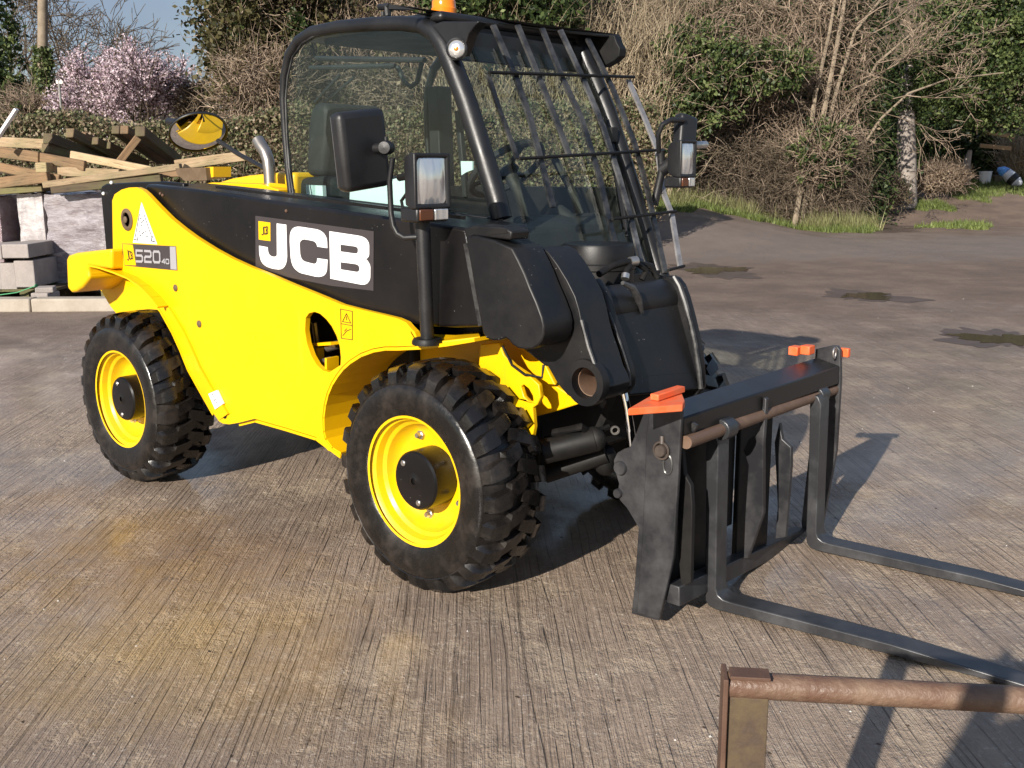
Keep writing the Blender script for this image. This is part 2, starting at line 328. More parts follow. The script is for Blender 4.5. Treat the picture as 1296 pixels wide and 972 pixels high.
# ------------------------------------------------------------------ the setting
def gz(D): return np.where(D > 27, .133*(np.minimum(D, 35)-27), 0.0)+np.where(D > 35, .02*(np.minimum(D, 90)-35), 0)
def gz2(s, D): return gz(D)+np.clip(D-18, 0, 9)*.09*np.clip((6.9-s)/2.6, 0, 1)     # the lane side rises towards the bank
GROOVE = R(133.6)
def ground_mat():
    m, n, b = nodes_of('brushed_concrete_yard')
    t = N(n, 'TexCoord'); mp = N(n, 'Mapping'); mp.inputs['Rotation'].default_value = (0, 0, -GROOVE); n.links.new(t.outputs['Object'], mp.inputs['Vector'])
    uv = mp.outputs[0]                                    # x runs along the brush grooves, y across
    wob = noise(n, uv, .9, 3); cmb = N(n, 'CombineXYZ'); n.links.new(rmap(n, wob, 0, 1, -.022, .022), cmb.inputs[1])
    ad = N(n, 'VectorMath', operation='ADD'); n.links.new(uv, ad.inputs[0]); n.links.new(cmb.outputs[0], ad.inputs[1])
    def st(sx, sy, sc, d=4, r=.6):
        q = N(n, 'Mapping'); q.inputs['Scale'].default_value = (sx, sy, 1); n.links.new(ad.outputs[0], q.inputs['Vector']); return noise(n, q.outputs[0], sc, d, r)
    g1 = st(.42, 22, 1.6, 6, .68); g2 = st(1.3, 62, 1.5, 5, .7); g3 = st(1.3, 3.0, 1.4, 6, .72)
    big = noise(n, uv, .55, 6, .6); mid = noise(n, uv, 2.3, 6, .7); fine = noise(n, uv, 38, 5, .75); grit = noise(n, uv, 120, 2)
    sep = N(n, 'SeparateXYZ'); n.links.new(uv, sep.inputs[0]); along = sep.outputs[0]; across = sep.outputs[1]
    # distance along the grooves from the photographed spot: the brushed slabs give way to trodden mud
    a0 = float((CAM[0]*math.cos(GROOVE)+CAM[1]*math.sin(GROOVE)))
    edge = mul(n, along, mul(n, rmap(n, mid, .2, .8, -1.6, 1.6), rmap(n, big, .2, .8, -2.0, 2.0), 'ADD'), 'ADD')
    mud = rmap(n, edge, a0+8.2, a0+11.5, 0, 1)
    worn = rmap(n, edge, a0+4.6, a0+9.5, 0, 1)
    # brown and ochre patches by the wheels, one a painted reflection
    def blob(cx, cy, r0, r1, k):
        pa = cx*math.cos(GROOVE)+cy*math.sin(GROOVE); pc = -cx*math.sin(GROOVE)+cy*math.cos(GROOVE)
        c = N(n, 'CombineXYZ'); c.inputs[0].default_value = pa; c.inputs[1].default_value = pc
        s_ = N(n, 'VectorMath', operation='DISTANCE'); zf = N(n, 'VectorMath', operation='MULTIPLY'); n.links.new(ad.outputs[0], zf.inputs[0]); zf.inputs[1].default_value = (1, 1, 0)
        n.links.new(zf.outputs[0], s_.inputs[0]); n.links.new(c.outputs[0], s_.inputs[1])
        d = mul(n, s_.outputs['Value'], rmap(n, mid, .3, .7, -.35, .35), 'ADD'); return rmap(n, d, r0, r1, k, 0)
    base = mixc(n, rmap(n, big, .38, .64, 0, 1), (.395, .298, .224), (.275, .204, .153))
    base = mixc(n, rmap(n, mid, .52, .74, 0, .7), base, (.28, .215, .16))
    base = mixc(n, rmap(n, st(1.3, 3, 1.1, 6, .7), .55, .72, 0, .45), base, (.42, .32, .22))
    gdark = mul(n, rmap(n, g1, .36, .46, 1, 0), rmap(n, g3, .42, .56, .12, 1.0))
    base = mixc(n, mul(n, gdark, .5), base, (.11, .08, .055))
    gd2 = mul(n, rmap(n, g2, .36, .55, 1, 0), mul(n, rmap(n, worn, 0, 1, 1, .35), rmap(n, mid, .34, .58, 1, .15)))
    base = mixc(n, mul(n, gd2, .48), base, (.16, .12, .085))
    base = mixc(n, rmap(n, fine, .56, .72, 0, .7), base, (.62, .54, .44))
    base = mixc(n, rmap(n, fine, .42, .28, 0, .5), base, (.12, .09, .07))
    greyb = mixc(n, rmap(n, mid, .35, .65, 0, 1), (.262, .198, .166), (.172, .131, .111))
    greyb = mixc(n, mul(n, rmap(n, g1, .38, .55, 1, 0), .45), greyb, (.10, .08, .065))
    greyb = mixc(n, rmap(n, fine, .6, .72, 0, .5), greyb, (.36, .31, .27))
    base = mixc(n, mul(n, worn, .85), base, greyb)
    mudc = mixc(n, rmap(n, noise(n, uv, 1.1, 6, .7), .38, .62, 0, 1), (.195, .138, .103), (.13, .092, .070))
    mudc = mixc(n, rmap(n, fine, .62, .75, 0, .5), mudc, (.27, .22, .19))
    film = mul(n, rmap(n, st(1.6, 2.2, 1.3, 6, .72), .50, .60, 0, 1), rmap(n, worn, 0, 1, .85, .3))
    base = mixc(n, film, base, mixc(n, rmap(n, fine, .35, .65, 0, 1), (.36, .275, .195), (.44, .35, .26)))
    mot = noise(n, uv, 6.5, 6, .75); base = mixc(n, rmap(n, mot, .50, .68, 0, .55), base, (.185, .138, .103))
    base = mixc(n, rmap(n, mot, .44, .30, 0, .45), base, (.52, .43, .33))
    base = mixc(n, rmap(n, st(9, 1.4, 1.2, 5, .7), .56, .70, 0, .4), base, (.25, .19, .145))
    crk = mul(n, rmap(n, st(.22, 34, 1.5, 3, .5), .33, .36, 1, 0), rmap(n, worn, 0, 1, 1, .2)); base = mixc(n, mul(n, crk, .45), base, (.06, .042, .03))
    rd = mul(n, rmap(n, edge, a0+15.5, a0+17.5, 0, 1), rmap(n, edge, a0+21.5, a0+23.5, 1, 0)); mudc = mixc(n, mul(n, rd, .5), mudc, mixc(n, rmap(n, fine, .4, .62, 0, 1), (.165, .14, .125), (.23, .20, .18)))
    ph = mul(n, mul(n, sep.outputs[1], 30.0), mul(n, st(.22, 2.2, 1.2, 3, .55), 7.0), 'ADD'); sn = N(n, 'Math', operation='SINE'); n.links.new(mul(n, ph, 3.14159), sn.inputs[0])
    ab = N(n, 'Math', operation='ABSOLUTE'); n.links.new(sn.outputs[0], ab.inputs[0]); jit = st(.5, 40, 1.5, 2, .5)
    thin = mul(n, mul(n, rmap(n, ab.outputs[0], .10, .26, 1, 0), rmap(n, jit, .44, .56, 0, 1)), mul(n, rmap(n, st(.9, 2.6, 1.3, 6, .72), .42, .56, .08, 1), rmap(n, worn, 0, 1, 1, .3)))
    base = mixc(n, mul(n, thin, .62), base, (.10, .07, .05))
    agg = mul(n, rmap(n, noise(n, uv, 75, 2), .60, .66, 0, 1), rmap(n, st(1.2, 7, 1.3, 4, .7), .50, .60, 0, 1)); base = mixc(n, mul(n, agg, .6), base, (.60, .53, .45))
    base = mixc(n, blob(-.85, -1.1, .1, .75, .6), base, (.185, .118, .07))
    base = mixc(n, mud, base, mudc)
    base = mixc(n, blob(-1.35, -1.25, .02, .5, .35), base, (.34, .22, .07))  # yellow of the machine mirrored in wet concrete, put into the colour
    base = mixc(n, blob(-.35, -1.55, .02, .7, .45), base, (.44, .29, .09))
    n.links.new(base, b.inputs['Base Color'])
    wet = mul(n, rmap(n, noise(n, uv, .8, 5, .6), .44, .62, 0, 1), rmap(n, along, a0+2.5, a0+5.5, .15, 1))
    n.links.new(mul(n, rmap(n, mul(n, wet, rmap(n, mud, 0, 1, 1, .25)), 0, 1, .82, .36), rmap(n, fine, .3, .7, -.12, .15), 'ADD'), b.inputs['Roughness'])
    wf = mul(n, rmap(n, noise(n, uv, 1.3, 6, .62), .40, .56, 0, 1), mul(n, rmap(n, edge, a0+2.3, a0+4.2, .10, 1), rmap(n, edge, a0+7.5, a0+9.5, 1, .12))); n.links.new(mul(n, wf, .75), b.inputs['Coat Weight']); b.inputs['Coat Roughness'].default_value = .17; b.inputs['Coat IOR'].default_value = 1.4
    b.inputs['Specular IOR Level'].default_value = .45
    h = mul(n, mul(n, g1, mul(n, rmap(n, film, 0, 1, 1, .35), rmap(n, worn, 0, 1, 1.0, .35))), mul(n, mul(n, g2, .5), mul(n, fine, .45), 'ADD'), 'ADD')
    h = mul(n, h, mul(n, thin, .55), 'SUBTRACT'); h = mul(n, h, mul(n, grit, .12), 'ADD'); bump(n, b, h, .9, .022); return m
M['ground'] = ground_mat()
def soil(name, a, c, sc):
    m, n, b = nodes_of(name); v = coords(n); f = noise(n, v, sc, 7, .7)
    n.links.new(mixc(n, rmap(n, f, .35, .65, 0, 1), a, c), b.inputs['Base Color']); b.inputs['Roughness'].default_value = .95; bump(n, b, f, .8, .1); return m
M['bank'] = soil('leaf_litter', (.05, .036, .022), (.10, .075, .045), 1.4)
def water():
    m, n, b = nodes_of('puddle_water'); b.inputs['Base Color'].default_value = (.085, .065, .045, 1); b.inputs['Roughness'].default_value = .10; b.inputs['Specular IOR Level'].default_value = .6
    bump(n, b, noise(n, coords(n), 3, 2), .04, .01); return m
M['water'] = water(); M['damp'] = paint('damp_mud', (.085, .06, .046), (.13, .095, .075), .45, amt=.8, sc=3, bst=.4)
Ds = np.concatenate([np.linspace(-60, 0, 7), np.arange(1, 60, 1.0), np.linspace(60, 300, 9)]); ss = np.concatenate([np.linspace(-260, -40, 6), np.concatenate([np.arange(-36, 3, 3.0), np.arange(3.4, 8, .5), np.arange(8, 38, 3.0)]), np.linspace(40, 260, 6)])
gv = np.array([SD(s, D, float(gz2(s, np.array(D)))) for D in Ds for s in ss]); ns = len(ss)
gf = np.array([(i*ns+j, i*ns+j+1, (i+1)*ns+j+1, (i+1)*ns+j) for i in range(len(Ds)-1) for j in range(ns-1)])
g = nmesh('ground', gv, gf, M['ground'], origin=np.zeros(3)); props(g, 'brown brushed concrete yard running into trodden mud', kind='structure')
def patch(name, mat, s, D, rs, rD, kind, label=None, dz=.006, seed=0, n=90):
    q = np.random.default_rng(seed); ph = q.uniform(0, 6.28, 6); b = MB(); vs = []
    for k in range(n):
        t = 2*math.pi*k/n; w = 1+.10*math.sin(13*t+ph[4])+.07*math.sin(19*t+ph[5])+.28*math.sin(2*t+ph[0])+.16*math.sin(3*t+ph[1])+.12*math.sin(5*t+ph[2])+.07*math.sin(9*t+ph[3])
        d = D+rD*w*math.sin(t); vs.append(SD(s+rs*w*math.cos(t), d, float(gz2(s+rs*w*math.cos(t), np.array(d)))+dz))
    b.add(vs, [tuple(range(n))]); return props(b.build(name, mat, smooth=0), label, kind=kind)
def patch_px(name, mat, px, py, wx, hy, label, seed, dz=.006):
    p = P(px, py, 'z', 0); q = P(px+wx/2, py, 'z', 0); r_ = P(px, py-hy/2, 'z', 0); D = (p-CAM)@FH
    patch('damp_mud', M['damp'], (p-CAM)@RH, D, np.linalg.norm(q-p)*1.45, abs((r_-CAM)@FH-D)*1.9, 'structure', 'damp dark mud round a puddle', dz-.003, seed+40); return patch(name, mat, (p-CAM)@RH, D, np.linalg.norm(q-p), abs((r_-CAM)@FH-D), 'structure', label, dz, seed)
patch_px('puddle', M['water'], 905, 342, 70, 8, 'long shallow puddle just right of the cab guard', 3)
patch_px('puddle', M['water'], 1098, 375, 72, 7, 'thin puddle in the middle of the mud road', 5)
patch_px('puddle', M['water'], 1275, 430, 90, 16, 'muddy puddle at the right edge of the yard', 8)
patch_px('puddle', M['water'], 1120, 288, 56, 5, 'narrow puddle by the grass corner', 11)
# kerb stones along the back of the yard on the left
kr = root('kerb', SD(-5.5, 11.0, 0), 'pale concrete kerb behind the rear wheel', 'kerb')
for i in range(5):
    s0 = -8.8+i*.915
    b = MB(); b.obox(SD(s0+.455, 11.11, .065), (RH, FH, (0, 0, 1)), (.453, .11, .075)); b.build('kerb_stone', M['kerb'], kr, bevel=.018)
    WP  # each stone its own mesh
# far wooded hillside: a real slope behind the hedges
hs_ = np.linspace(-60, 60, 61); hd = np.linspace(0, 1, 14); hv = []
for s in hs_:
    pxs = 648+s/38*1309
    top = 8.5 if s > -7.5 else 3.0
    top += .9*math.sin(s*.7)+.5*math.sin(s*1.9+1); D0 = 37.0 if s < 4 else (30.5 if s < 10.2 else 38.5)
    for k in hd: hv.append(SD(s, D0+k*9, float(gz(np.array(D0+k*9)))-.3+top*math.sin(k*math.pi/2)**.8+.3*math.sin(s*2.3+k*9)))
nh = len(hd); hf = np.array([(i*nh+j, (i+1)*nh+j, (i+1)*nh+j+1, i*nh+j+1) for i in range(len(hs_)-1) for j in range(nh-1)])
props(nmesh('hillside', np.array(hv), hf, M['bank'], origin=np.zeros(3), smooth=True), 'dark leaf-littered bank behind the hedge', kind='structure')

# ------------------------------------------------------------------ vegetation builders
def tone(n, a=0, b=1, r=None): return (r or rng).uniform(a, b, n)
def leaves(name, mat, pts, size, parent=None, flat=0., asp=.6, t=None, seed=1):
    q = np.random.default_rng(seed); v, f = quads_leaf(pts, size, q, flat, asp)
    return props(nmesh(name, v, f, mat, parent, tone=tone(len(pts), r=q)**1.3 if t is None else t), kind='stuff')
def twigs(name, mat, p0, p1, r0, r1, parent=None, seed=1):
    v, f = seg_tubes(p0, p1, np.full(len(p0), r0) if np.isscalar(r0) else r0, np.full(len(p0), r1) if np.isscalar(r1) else r1)
    n = len(p0); t = np.random.default_rng(seed).uniform(0, 1, n); return props(nmesh(name, v, f, mat, parent, tone=np.tile(t, 3)), kind='stuff')
def clumps(c, rad, n, per, q, squash=1.0, pw=.45):
    """leaf positions gathered into n clumps inside an ellipsoid"""
    d = q.normal(size=(n, 3)); d /= np.linalg.norm(d, axis=1)[:, None]; k = q.uniform(0, 1, n)[:, None]**pw
    cc = d*k*np.array(rad); sz = q.uniform(.10, .26, n)[:, None]*min(rad)
    pts = (cc[:, None, :]+q.normal(size=(n, per, 3))*sz[:, None, :]*.6).reshape(-1, 3)
    A = np.stack([RH, FH, np.array((0, 0, 1.0))]); return np.array(c)+pts@A
def curve_stems(bases, dirs, L, r0, q, segs=5, bend=.35, droop=0.):
    """bent stems: arrays of segments"""
    p = np.array(bases, float); d = np.array(dirs, float); d /= np.linalg.norm(d, axis=1)[:, None]; n = len(p); P0 = []; P1 = []; A = []; B = []
    L = np.broadcast_to(np.asarray(L, float), (n,))
    for k in range(segs):
        d = d+q.normal(size=(n, 3))*bend*.5; d[:, 2] -= droop*(k/segs); d /= np.linalg.norm(d, axis=1)[:, None]
        p2 = p+d*(L/segs)[:, None]; P0.append(p); P1.append(p2); A.append(r0*(1-.8*k/segs)*np.ones(n)); B.append(r0*(1-.8*(k+1)/segs)*np.ones(n)); p = p2
    return np.concatenate(P0), np.concatenate(P1), np.concatenate(A), np.concatenate(B)
def branching(base, d, L, r, depth, q, out, spread=.55, n=3, up=.15, sub=3):
    p = np.array(base, float); d = np.array(d, float)
    for k in range(sub):
        d = d+q.normal(size=3)*.13; d[2] += up*.15; d /= np.linalg.norm(d); p2 = p+d*L/sub; r2 = r*(1-.3/sub*1.2)
        out.append((p, p2, r, r2)); 
        if depth > 0 and k > 0:
            e = d+q.normal(size=3)*spread; e /= np.linalg.norm(e); branching(p2, e, L*.68, r2*.5, depth-1, q, out, spread, n, up, sub)
        p, r = p2, r2
    if depth > 0:
        for _ in range(n-1):
            e = d+q.normal(size=3)*spread; e[2] += up; e /= np.linalg.norm(e); branching(p, e, L*.72, r*.7, depth-1, q, out, spread, n, up, sub)
def seg_arrays(out): return [np.array([o[i] for o in out]) for i in range(4)]
def bare_tree(base, h, r, seed, label, name='bare_tree', cat='tree', group=None, depth=4, mat='twigdark', spread=.6, lean=(0, 0, 0), rmin=.012):
    q = np.random.default_rng(seed); t = root(name, base, label, cat, group); out = []
    top = np.array(base)+np.array((lean[0], lean[1], h*.35)); b = MB(); m = (np.array(base)+top)/2+q.normal(size=3)*.05
    b.tube([base, m, top], [r, r*.85, r*.72], 8); b.build('trunk', M['bark'] if mat != 'twigdark' else M['barkdark'], t)
    for k in range(4):
        e = np.array((q.normal()*.5, q.normal()*.5, 1.0)); branching(top-np.array((0, 0, h*.04*k)), e, h*.27, r*.5, depth, q, out, spread)
    a, c, ra, rb = seg_arrays(out); twigs('crown', M[mat], a, c, np.maximum(ra, rmin), np.maximum(rb, rmin*.8), t, seed); return t
M['barkdark'] = paint('dark_bark', (.10, .08, .06), (.17, .14, .10), .9, amt=.8, sc=5, bst=.6)
M['trunkbark'] = paint('pale_trunk_bark', (.24, .19, .135), (.12, .095, .065), .9, amt=.9, sc=4, bst=.6)
M['whitebark'] = paint('white_flaking_bark', (.30, .26, .23), (.17, .14, .115), .9, amt=.9, sc=3, bst=.5)

# ------------------------------------------------------------------ left background
q = np.random.default_rng(11)
# clipped beech hedge (D 18.6 to 19.6), one long thing
n = 80000; s = q.uniform(-9.2, 2.6, n); face = q.uniform(0, 1, n)
topz = 2.22+.10*np.sin(s*1.3)+.06*np.sin(s*3.1+1)+.02*(s+9)
D = np.where(face < .55, 18.6+np.abs(q.normal(0, .10, n)), q.uniform(18.6, 19.9, n)); z = np.where(face < .55, q.uniform(.1, 1, n)*topz, topz+q.normal(0, .07, n))
pts = CAM*np.array((1, 1, 0))+s[:, None]*RH+D[:, None]*FH; pts[:, 2] = z
hr = root('clipped_hedge', SD(-3, 19.2, 0), 'long clipped beech hedge with brown and green leaves behind the cab', 'hedge')
k = q.uniform(0, 1, n) < .55
leaves('leaf_mass', M['hedge'], pts[k], .036, hr, seed=2); leaves('dead_leaf_mass', M['beech'], pts[~k], .036, hr, seed=3)
ns_ = 5000; b0 = CAM*np.array((1, 1, 0))+q.uniform(-9.2, 2.6, ns_)[:, None]*RH+q.uniform(18.7, 19.8, ns_)[:, None]*FH; b0[:, 2] = q.uniform(.1, 1.9, ns_)
a_, c_, ra, rb = curve_stems(b0, q.normal(size=(ns_, 3))*np.array((.6, .6, .6))+np.array((0, 0, .6)), .5, .011, q, 2); twigs('stem_mass', M['twig'], a_, c_, ra, rb, hr)
b = MB(); b.obox(SD(-3.3, 19.3, 1.0), (RH, FH, (0, 0, 1)), (5.8, .42, 1.0)); b.build('inner_growth', M['bank'], hr, smooth=0)
# tall olive evergreen behind the hedge, left of the cab
def leafy(name, label, cat, c, rad, n, per, mats, size, seed, trunk=None, group=None, pw=.45, asp=.6, flat=0, twn=0, twm='twig', twl=.9, twr=.012):
    q = np.random.default_rng(seed); base = np.array((c[0], c[1], float(gz(np.array((np.array(c)-CAM)@FH))))); t = root(name, base, label, cat, group)
    for i, (m, w) in enumerate(mats):
        leaves('foliage' if i == 0 else 'leaf_cluster', M[m], clumps(c, rad, int(n*w), per, q, pw=pw), size, t, flat, asp, seed=seed+i)
    if trunk: MB().tube([base, (base+np.array(c))/2+q.normal(size=3)*.1, np.array(c)+np.array((0, 0, rad[2]*.3))], [trunk, trunk*.8, trunk*.4], 8).build('trunk', M['barkdark'], t)
    if twn:
        d = q.normal(size=(twn, 3)); d /= np.linalg.norm(d, axis=1)[:, None]; A = np.stack([RH, FH, np.array((0, 0, 1.0))])
        b0 = np.array(c)+(d*np.array(rad)*q.uniform(.2, .95, twn)[:, None])@A
        a_, c_, ra, rb = curve_stems(b0, (d@A)*.25+np.array((0, 0, .45))+q.normal(size=(twn, 3))*.75, q.uniform(.4, 1.2, twn)*twl, twr, q, 4, .7); twigs('twig_mass', M[twm], a_, c_, ra, rb, t, seed)
    return t
leafy('evergreen_tree', 'tall olive green tree rising above the hedge left of the cab', 'tree', PD(345, 20, 26)-np.array((0, 0, .3)), (1.9, 1.6, 3.1), 520, 60, [('conifer', .88), ('ivydark', .12)], .07, 21, .2, twn=2200, twl=.8)
leafy('brown_shrub', 'brown twiggy shrub below the olive tree beside the cab', 'shrub', PD(335, 130, 24.5), (1.25, 1.0, 1.3), 170, 34, [('beech', .55), ('conifer', .45)], .05, 22, .08, twn=3000, twm='twig', twl=.8)
leafy('brown_shrub', 'low reddish twiggy shrub right of the pink cherry', 'shrub', PD(250, 140, 27.5), (.55, .6, .8), 40, 22, [('beech', 1)], .045, 25, .06, twn=1500, twm='twigdark', twl=.6)
leafy('brown_tree', 'brown twiggy tree seen over the cab roof', 'tree', PD(445, 10, 29), (1.9, 1.5, 2.6), 150, 34, [('beech', .6), ('conifer', .4)], .07, 23, .16, twn=5200, twl=1.2)
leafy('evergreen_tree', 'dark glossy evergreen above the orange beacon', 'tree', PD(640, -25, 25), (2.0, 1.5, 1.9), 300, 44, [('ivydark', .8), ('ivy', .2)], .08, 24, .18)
leafy('brown_shrub', 'brown undergrowth seen through the cab side window', 'shrub', PD(500, 105, 26), (2.6, 1.2, 2.0), 260, 34, [('beech', .3), ('conifer', .7)], .06, 27, .1, twn=6000)
# pink cherry
cb = PD(186, 215, 27); cb[2] = float(gz(np.array(27.))); ct = root('cherry_tree', cb, 'cherry tree covered in pale pink blossom behind the timber', 'tree'); q = np.random.default_rng(31); out = []
MB().tube([cb, cb+np.array((.05, 0, 1.1)), cb+np.array((0, 0, 2.0))], [.13, .11, .09], 8).build('trunk', M['barkdark'], ct)
for k in range(7):
    e = np.array((0, 0, 1.0))+RH*(q.normal()*.33-.05)+FH*q.normal()*.4; branching(cb+np.array((0, 0, 1.45+.11*k)), e, 1.06, .045, 4, q, out, .55, 3, .22)
a_, c_, ra, rb = seg_arrays(out); A = np.stack([RH, FH, np.array((0, 0, 1.0))])
twigs('branch', M['twigdark'], a_, c_, np.maximum(ra, .011), np.maximum(rb, .009), ct, 5)
pts = np.concatenate([a_+(c_-a_)*q.uniform(0, 1, (len(a_), 1)) for _ in range(26)])+q.normal(size=(26*len(a_), 3))*.05
thin = np.concatenate([ra]*26) < .02; pts = pts[thin]; pts = pts[q.permutation(len(pts))[:24000]]; leaves('blossom', M['pink'], pts, .031, ct, seed=6, asp=.8)
# bare trees against the sky
bare_tree(PD(80, 215, 46)*np.array((1, 1, 0))+np.array((0, 0, .9)), 9.0, .24, 41, 'bare tree with dark crooked limbs against the sky', depth=4, rmin=.014)
bare_tree(PD(45, 215, 43)*np.array((1, 1, 0))+np.array((0, 0, .9)), 7.0, .2, 42, 'bare tree with fine branches just right of the utility pole', depth=3, rmin=.014)
bare_tree(PD(20, 215, 48)*np.array((1, 1, 0))+np.array((0, 0, .9)), 11, .22, 43, 'bare tree behind the utility pole at far left', depth=4, rmin=.018)
leafy('brown_shrub', 'wide brown scrub below the bare trees', 'shrub', PD(85, 150, 40), (3.6, 1.4, 1.5), 260, 34, [('beech', .4), ('conifer', .6)], .07, 44, .1, twn=4200, twm='twigdark', twl=1.1, twr=.014)
leafy('ivy_tree', 'ivy-covered tree at the left edge of the picture', 'tree', PD(-22, 70, 31), (1.05, 1.0, 3.2), 190, 50, [('ivydark', .55), ('ivy', .45)], .075, 45, .2)
leafy('ivy_shrub', 'low green shrub at the foot of the utility pole', 'shrub', PD(38, 148, 28.5), (.7, .6, .55), 60, 30, [('ivy', .6), ('hedge', .4)], .06, 46, .05, twn=900)
# utility pole with ivy, thin post
pb = PD(47, 190, 30); pb[2] = float(gz(np.array(30.))); pt = PD(54, -70, 30)
ur = root('utility_pole', pb, 'tall wooden utility pole with ivy around its foot', 'utility pole')
MB().tube([pb, (pb+pt)/2, pt], [.15, .14, .125], 14).build('pole', M['trunkbark'], ur)
n = 5200; tt = q.uniform(0, 1, n)**1.1*.62; ang = q.uniform(0, 6.28, n); rr = .16+np.abs(q.normal(0, .10, n))*(1.25-tt)
pts = pb+(pt-pb)*tt[:, None]+np.stack([np.cos(ang)*rr, np.sin(ang)*rr, q.normal(0, .05, n)], 1); leaves('ivy', M['ivy'], pts, .055, ur, seed=7)
p0 = PD(80, 172, 24); p1 = PD(74.5, 100, 24); tr = root('metal_post', np.array((p0[0], p0[1], 0)), 'thin pale metal post standing left of the cherry tree', 'post')
MB().tube([np.array((p0[0]+.1, p0[1], 0)), p0, p1], .026, 8).build('post', M['steel'], tr); MB().tube([PD(78.5, 147, 24), PD(79.8, 165, 24)], .042, 8).build('sleeve', M['white'], tr); MB().obox(PD(75.5, 104, 24), (RH, FH, (0, 0, 1)), (.07, .02, .03)).build('bracket', M['steel'], tr)

# ------------------------------------------------------------------ right background: overgrown bank
q = np.random.default_rng(51)
def inbox(n, s0, s1, D0, D1, z0, z1, q): 
    p = CAM*np.array((1, 1, 0))+q.uniform(s0, s1, n)[:, None]*RH+q.uniform(D0, D1, n)[:, None]*FH; p[:, 2] = q.uniform(z0, z1, n); return p
def sx(px, D): return (px-648)/1309*D*1.0
# straw-coloured stems behind the windscreen guard
n = 4600; b0 = inbox(n, sx(560, 25), sx(850, 25), 24.6, 26.5, .2, 4.2, q); d0 = np.array((0, 0, 1.0))+RH*.1+q.normal(size=(n, 3))*np.array((.35, .35, .3))
a_, c_, ra, rb = curve_stems(b0, d0, q.uniform(1.0, 2.6, n), .0115, q, 6, .32, .25)
t = props(twigs('bramble_thicket', M['straw'], a_, c_, ra, rb), 'tall straw coloured stems behind the windscreen guard', kind='stuff')
n = 6500; b0 = inbox(n, sx(760, 26), sx(1085, 26), 25.7, 27.4, .1, 5.6, q); d0 = q.normal(size=(n, 3))+np.array((0, 0, .35))
a_, c_, ra, rb = curve_stems(b0, d0, q.uniform(.5, 1.5, n), .0095, q, 5, .75, .3)
props(twigs('bramble_tangle', M['twig'], a_, c_, ra, rb), 'tangle of bare brown bramble stems along the lane', kind='stuff')
n = 4200; b0 = inbox(n, sx(850, 25.5), sx(1092, 25.5), 25.4, 26.4, .1, 2.0, q); d0 = q.normal(size=(n, 3))+np.array((0, 0, .1))
a_, c_, ra, rb = curve_stems(b0, d0, q.uniform(.3, 1.0, n), .009, q, 4, .8, .5)
props(twigs('dry_undergrowth', M['twigdark'], a_, c_, ra, rb), 'matted dry undergrowth at the foot of the bank', kind='stuff')
n = 16000; props(leaves('fallen_leaf_cover', M['beech'], inbox(n, sx(560, 27), sx(1090, 27), 26.3, 28.6, 0, 5.6, q), .055, seed=52), 'brown dead leaves caught in the brambles', kind='stuff')
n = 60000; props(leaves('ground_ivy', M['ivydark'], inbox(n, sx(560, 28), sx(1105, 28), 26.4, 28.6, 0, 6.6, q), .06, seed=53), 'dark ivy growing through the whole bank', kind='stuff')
leafy('ivy_bush', 'big glossy ivy bush above the right headlight', 'bush', PD(890, 95, 25.0), (1.25, .8, 1.35), 230, 50, [('ivy', .7), ('ivydark', .3)], .055, 54, None, twn=500, pw=.45)
leafy('ivy_bush', 'smaller ivy clump between the ivy bush and the pale trunks', 'bush', PD(985, 85, 25.2), (.9, .6, .7), 110, 40, [('ivy', .7), ('ivydark', .3)], .052, 55, None, twn=300)
leafy('ivy_bush', 'dark ivy clump low down beside the forked trunk', 'bush', PD(1040, 195, 25.3), (.85, .5, .9), 90, 36, [('ivydark', .5), ('ivy', .5)], .048, 56, None, twn=400)
leafy('ivy_bush', 'sparse ivy low behind the right headlight', 'bush', PD(850, 185, 25.3), (1.0, .6, .9), 110, 36, [('ivy', .6), ('ivydark', .4)], .05, 57, None, twn=300)
# multi-stemmed pale tree
mt = root('multi_stem_tree', PD(1030, 270, 26)*np.array((1, 1, 0)), 'pale many-stemmed tree leaning over the lane', 'tree')
for i, (pl, w) in enumerate([([(1005, 285), (1020, 200), (1032, 120), (1050, 40), (1065, -50)], .075), ([(1012, 285), (1034, 190), (1052, 95), (1066, 20), (1078, -60)], .085), ([(1020, 285), (1045, 170), (1060, 110), (1082, 40), (1130, -20)], .07),
        ([(1028, 285), (1050, 225), (1072, 150), (1110, 80), (1180, 20)], .06), ([(1035, 285), (1085, 195), (1115, 150), (1150, 118), (1200, 100), (1270, 92)], .042), ([(995, 285), (1000, 170), (1012, 60), (1020, -40)], .055), ([(1022, 240), (1040, 215), (1050, 150)], .06)]):
    pts = [PD(a, c, 25.5+.18*i+.12*k) for k, (a, c) in enumerate(pl)]; pts[0][2] = 0 if i < 6 else pts[0][2]
    MB().tube(pts, [w*(1-.6*k/(len(pts)-1)) for k in range(len(pts))], 7).build('trunk', M['trunkbark'], mt)
out = []
for (a, c, e) in [(1060, 20, (.3, 0, 1)), (1075, 60, (.9, 0, .5)), (1110, 80, (1, 0, .25)), (1040, 70, (-.3, 0, 1)), (1130, 125, (1, 0, .2)), (1085, 30, (.8, 0, .6)), (1065, 120, (.8, 0, .45)), (1100, 140, (1, 0, .05)), (1020, 60, (-.5, 0, .8)), (1150, 50, (1, 0, .2)), (1090, 100, (1, 0, .3)), (1120, 30, (1, 0, .35))]:
    branching(PD(a, c, 25.6+q.uniform(-.5, .6)), RH*e[0]+np.array((0, 0, e[2]))-FH*.25*q.uniform(-1, 1), 1.0, .020, 4, q, out, .42, 2, .05)
a_, c_, ra, rb = seg_arrays(out); twigs('crown', M['twig'], a_, c_, np.maximum(ra, .007), np.maximum(rb, .0055), mt, 58)
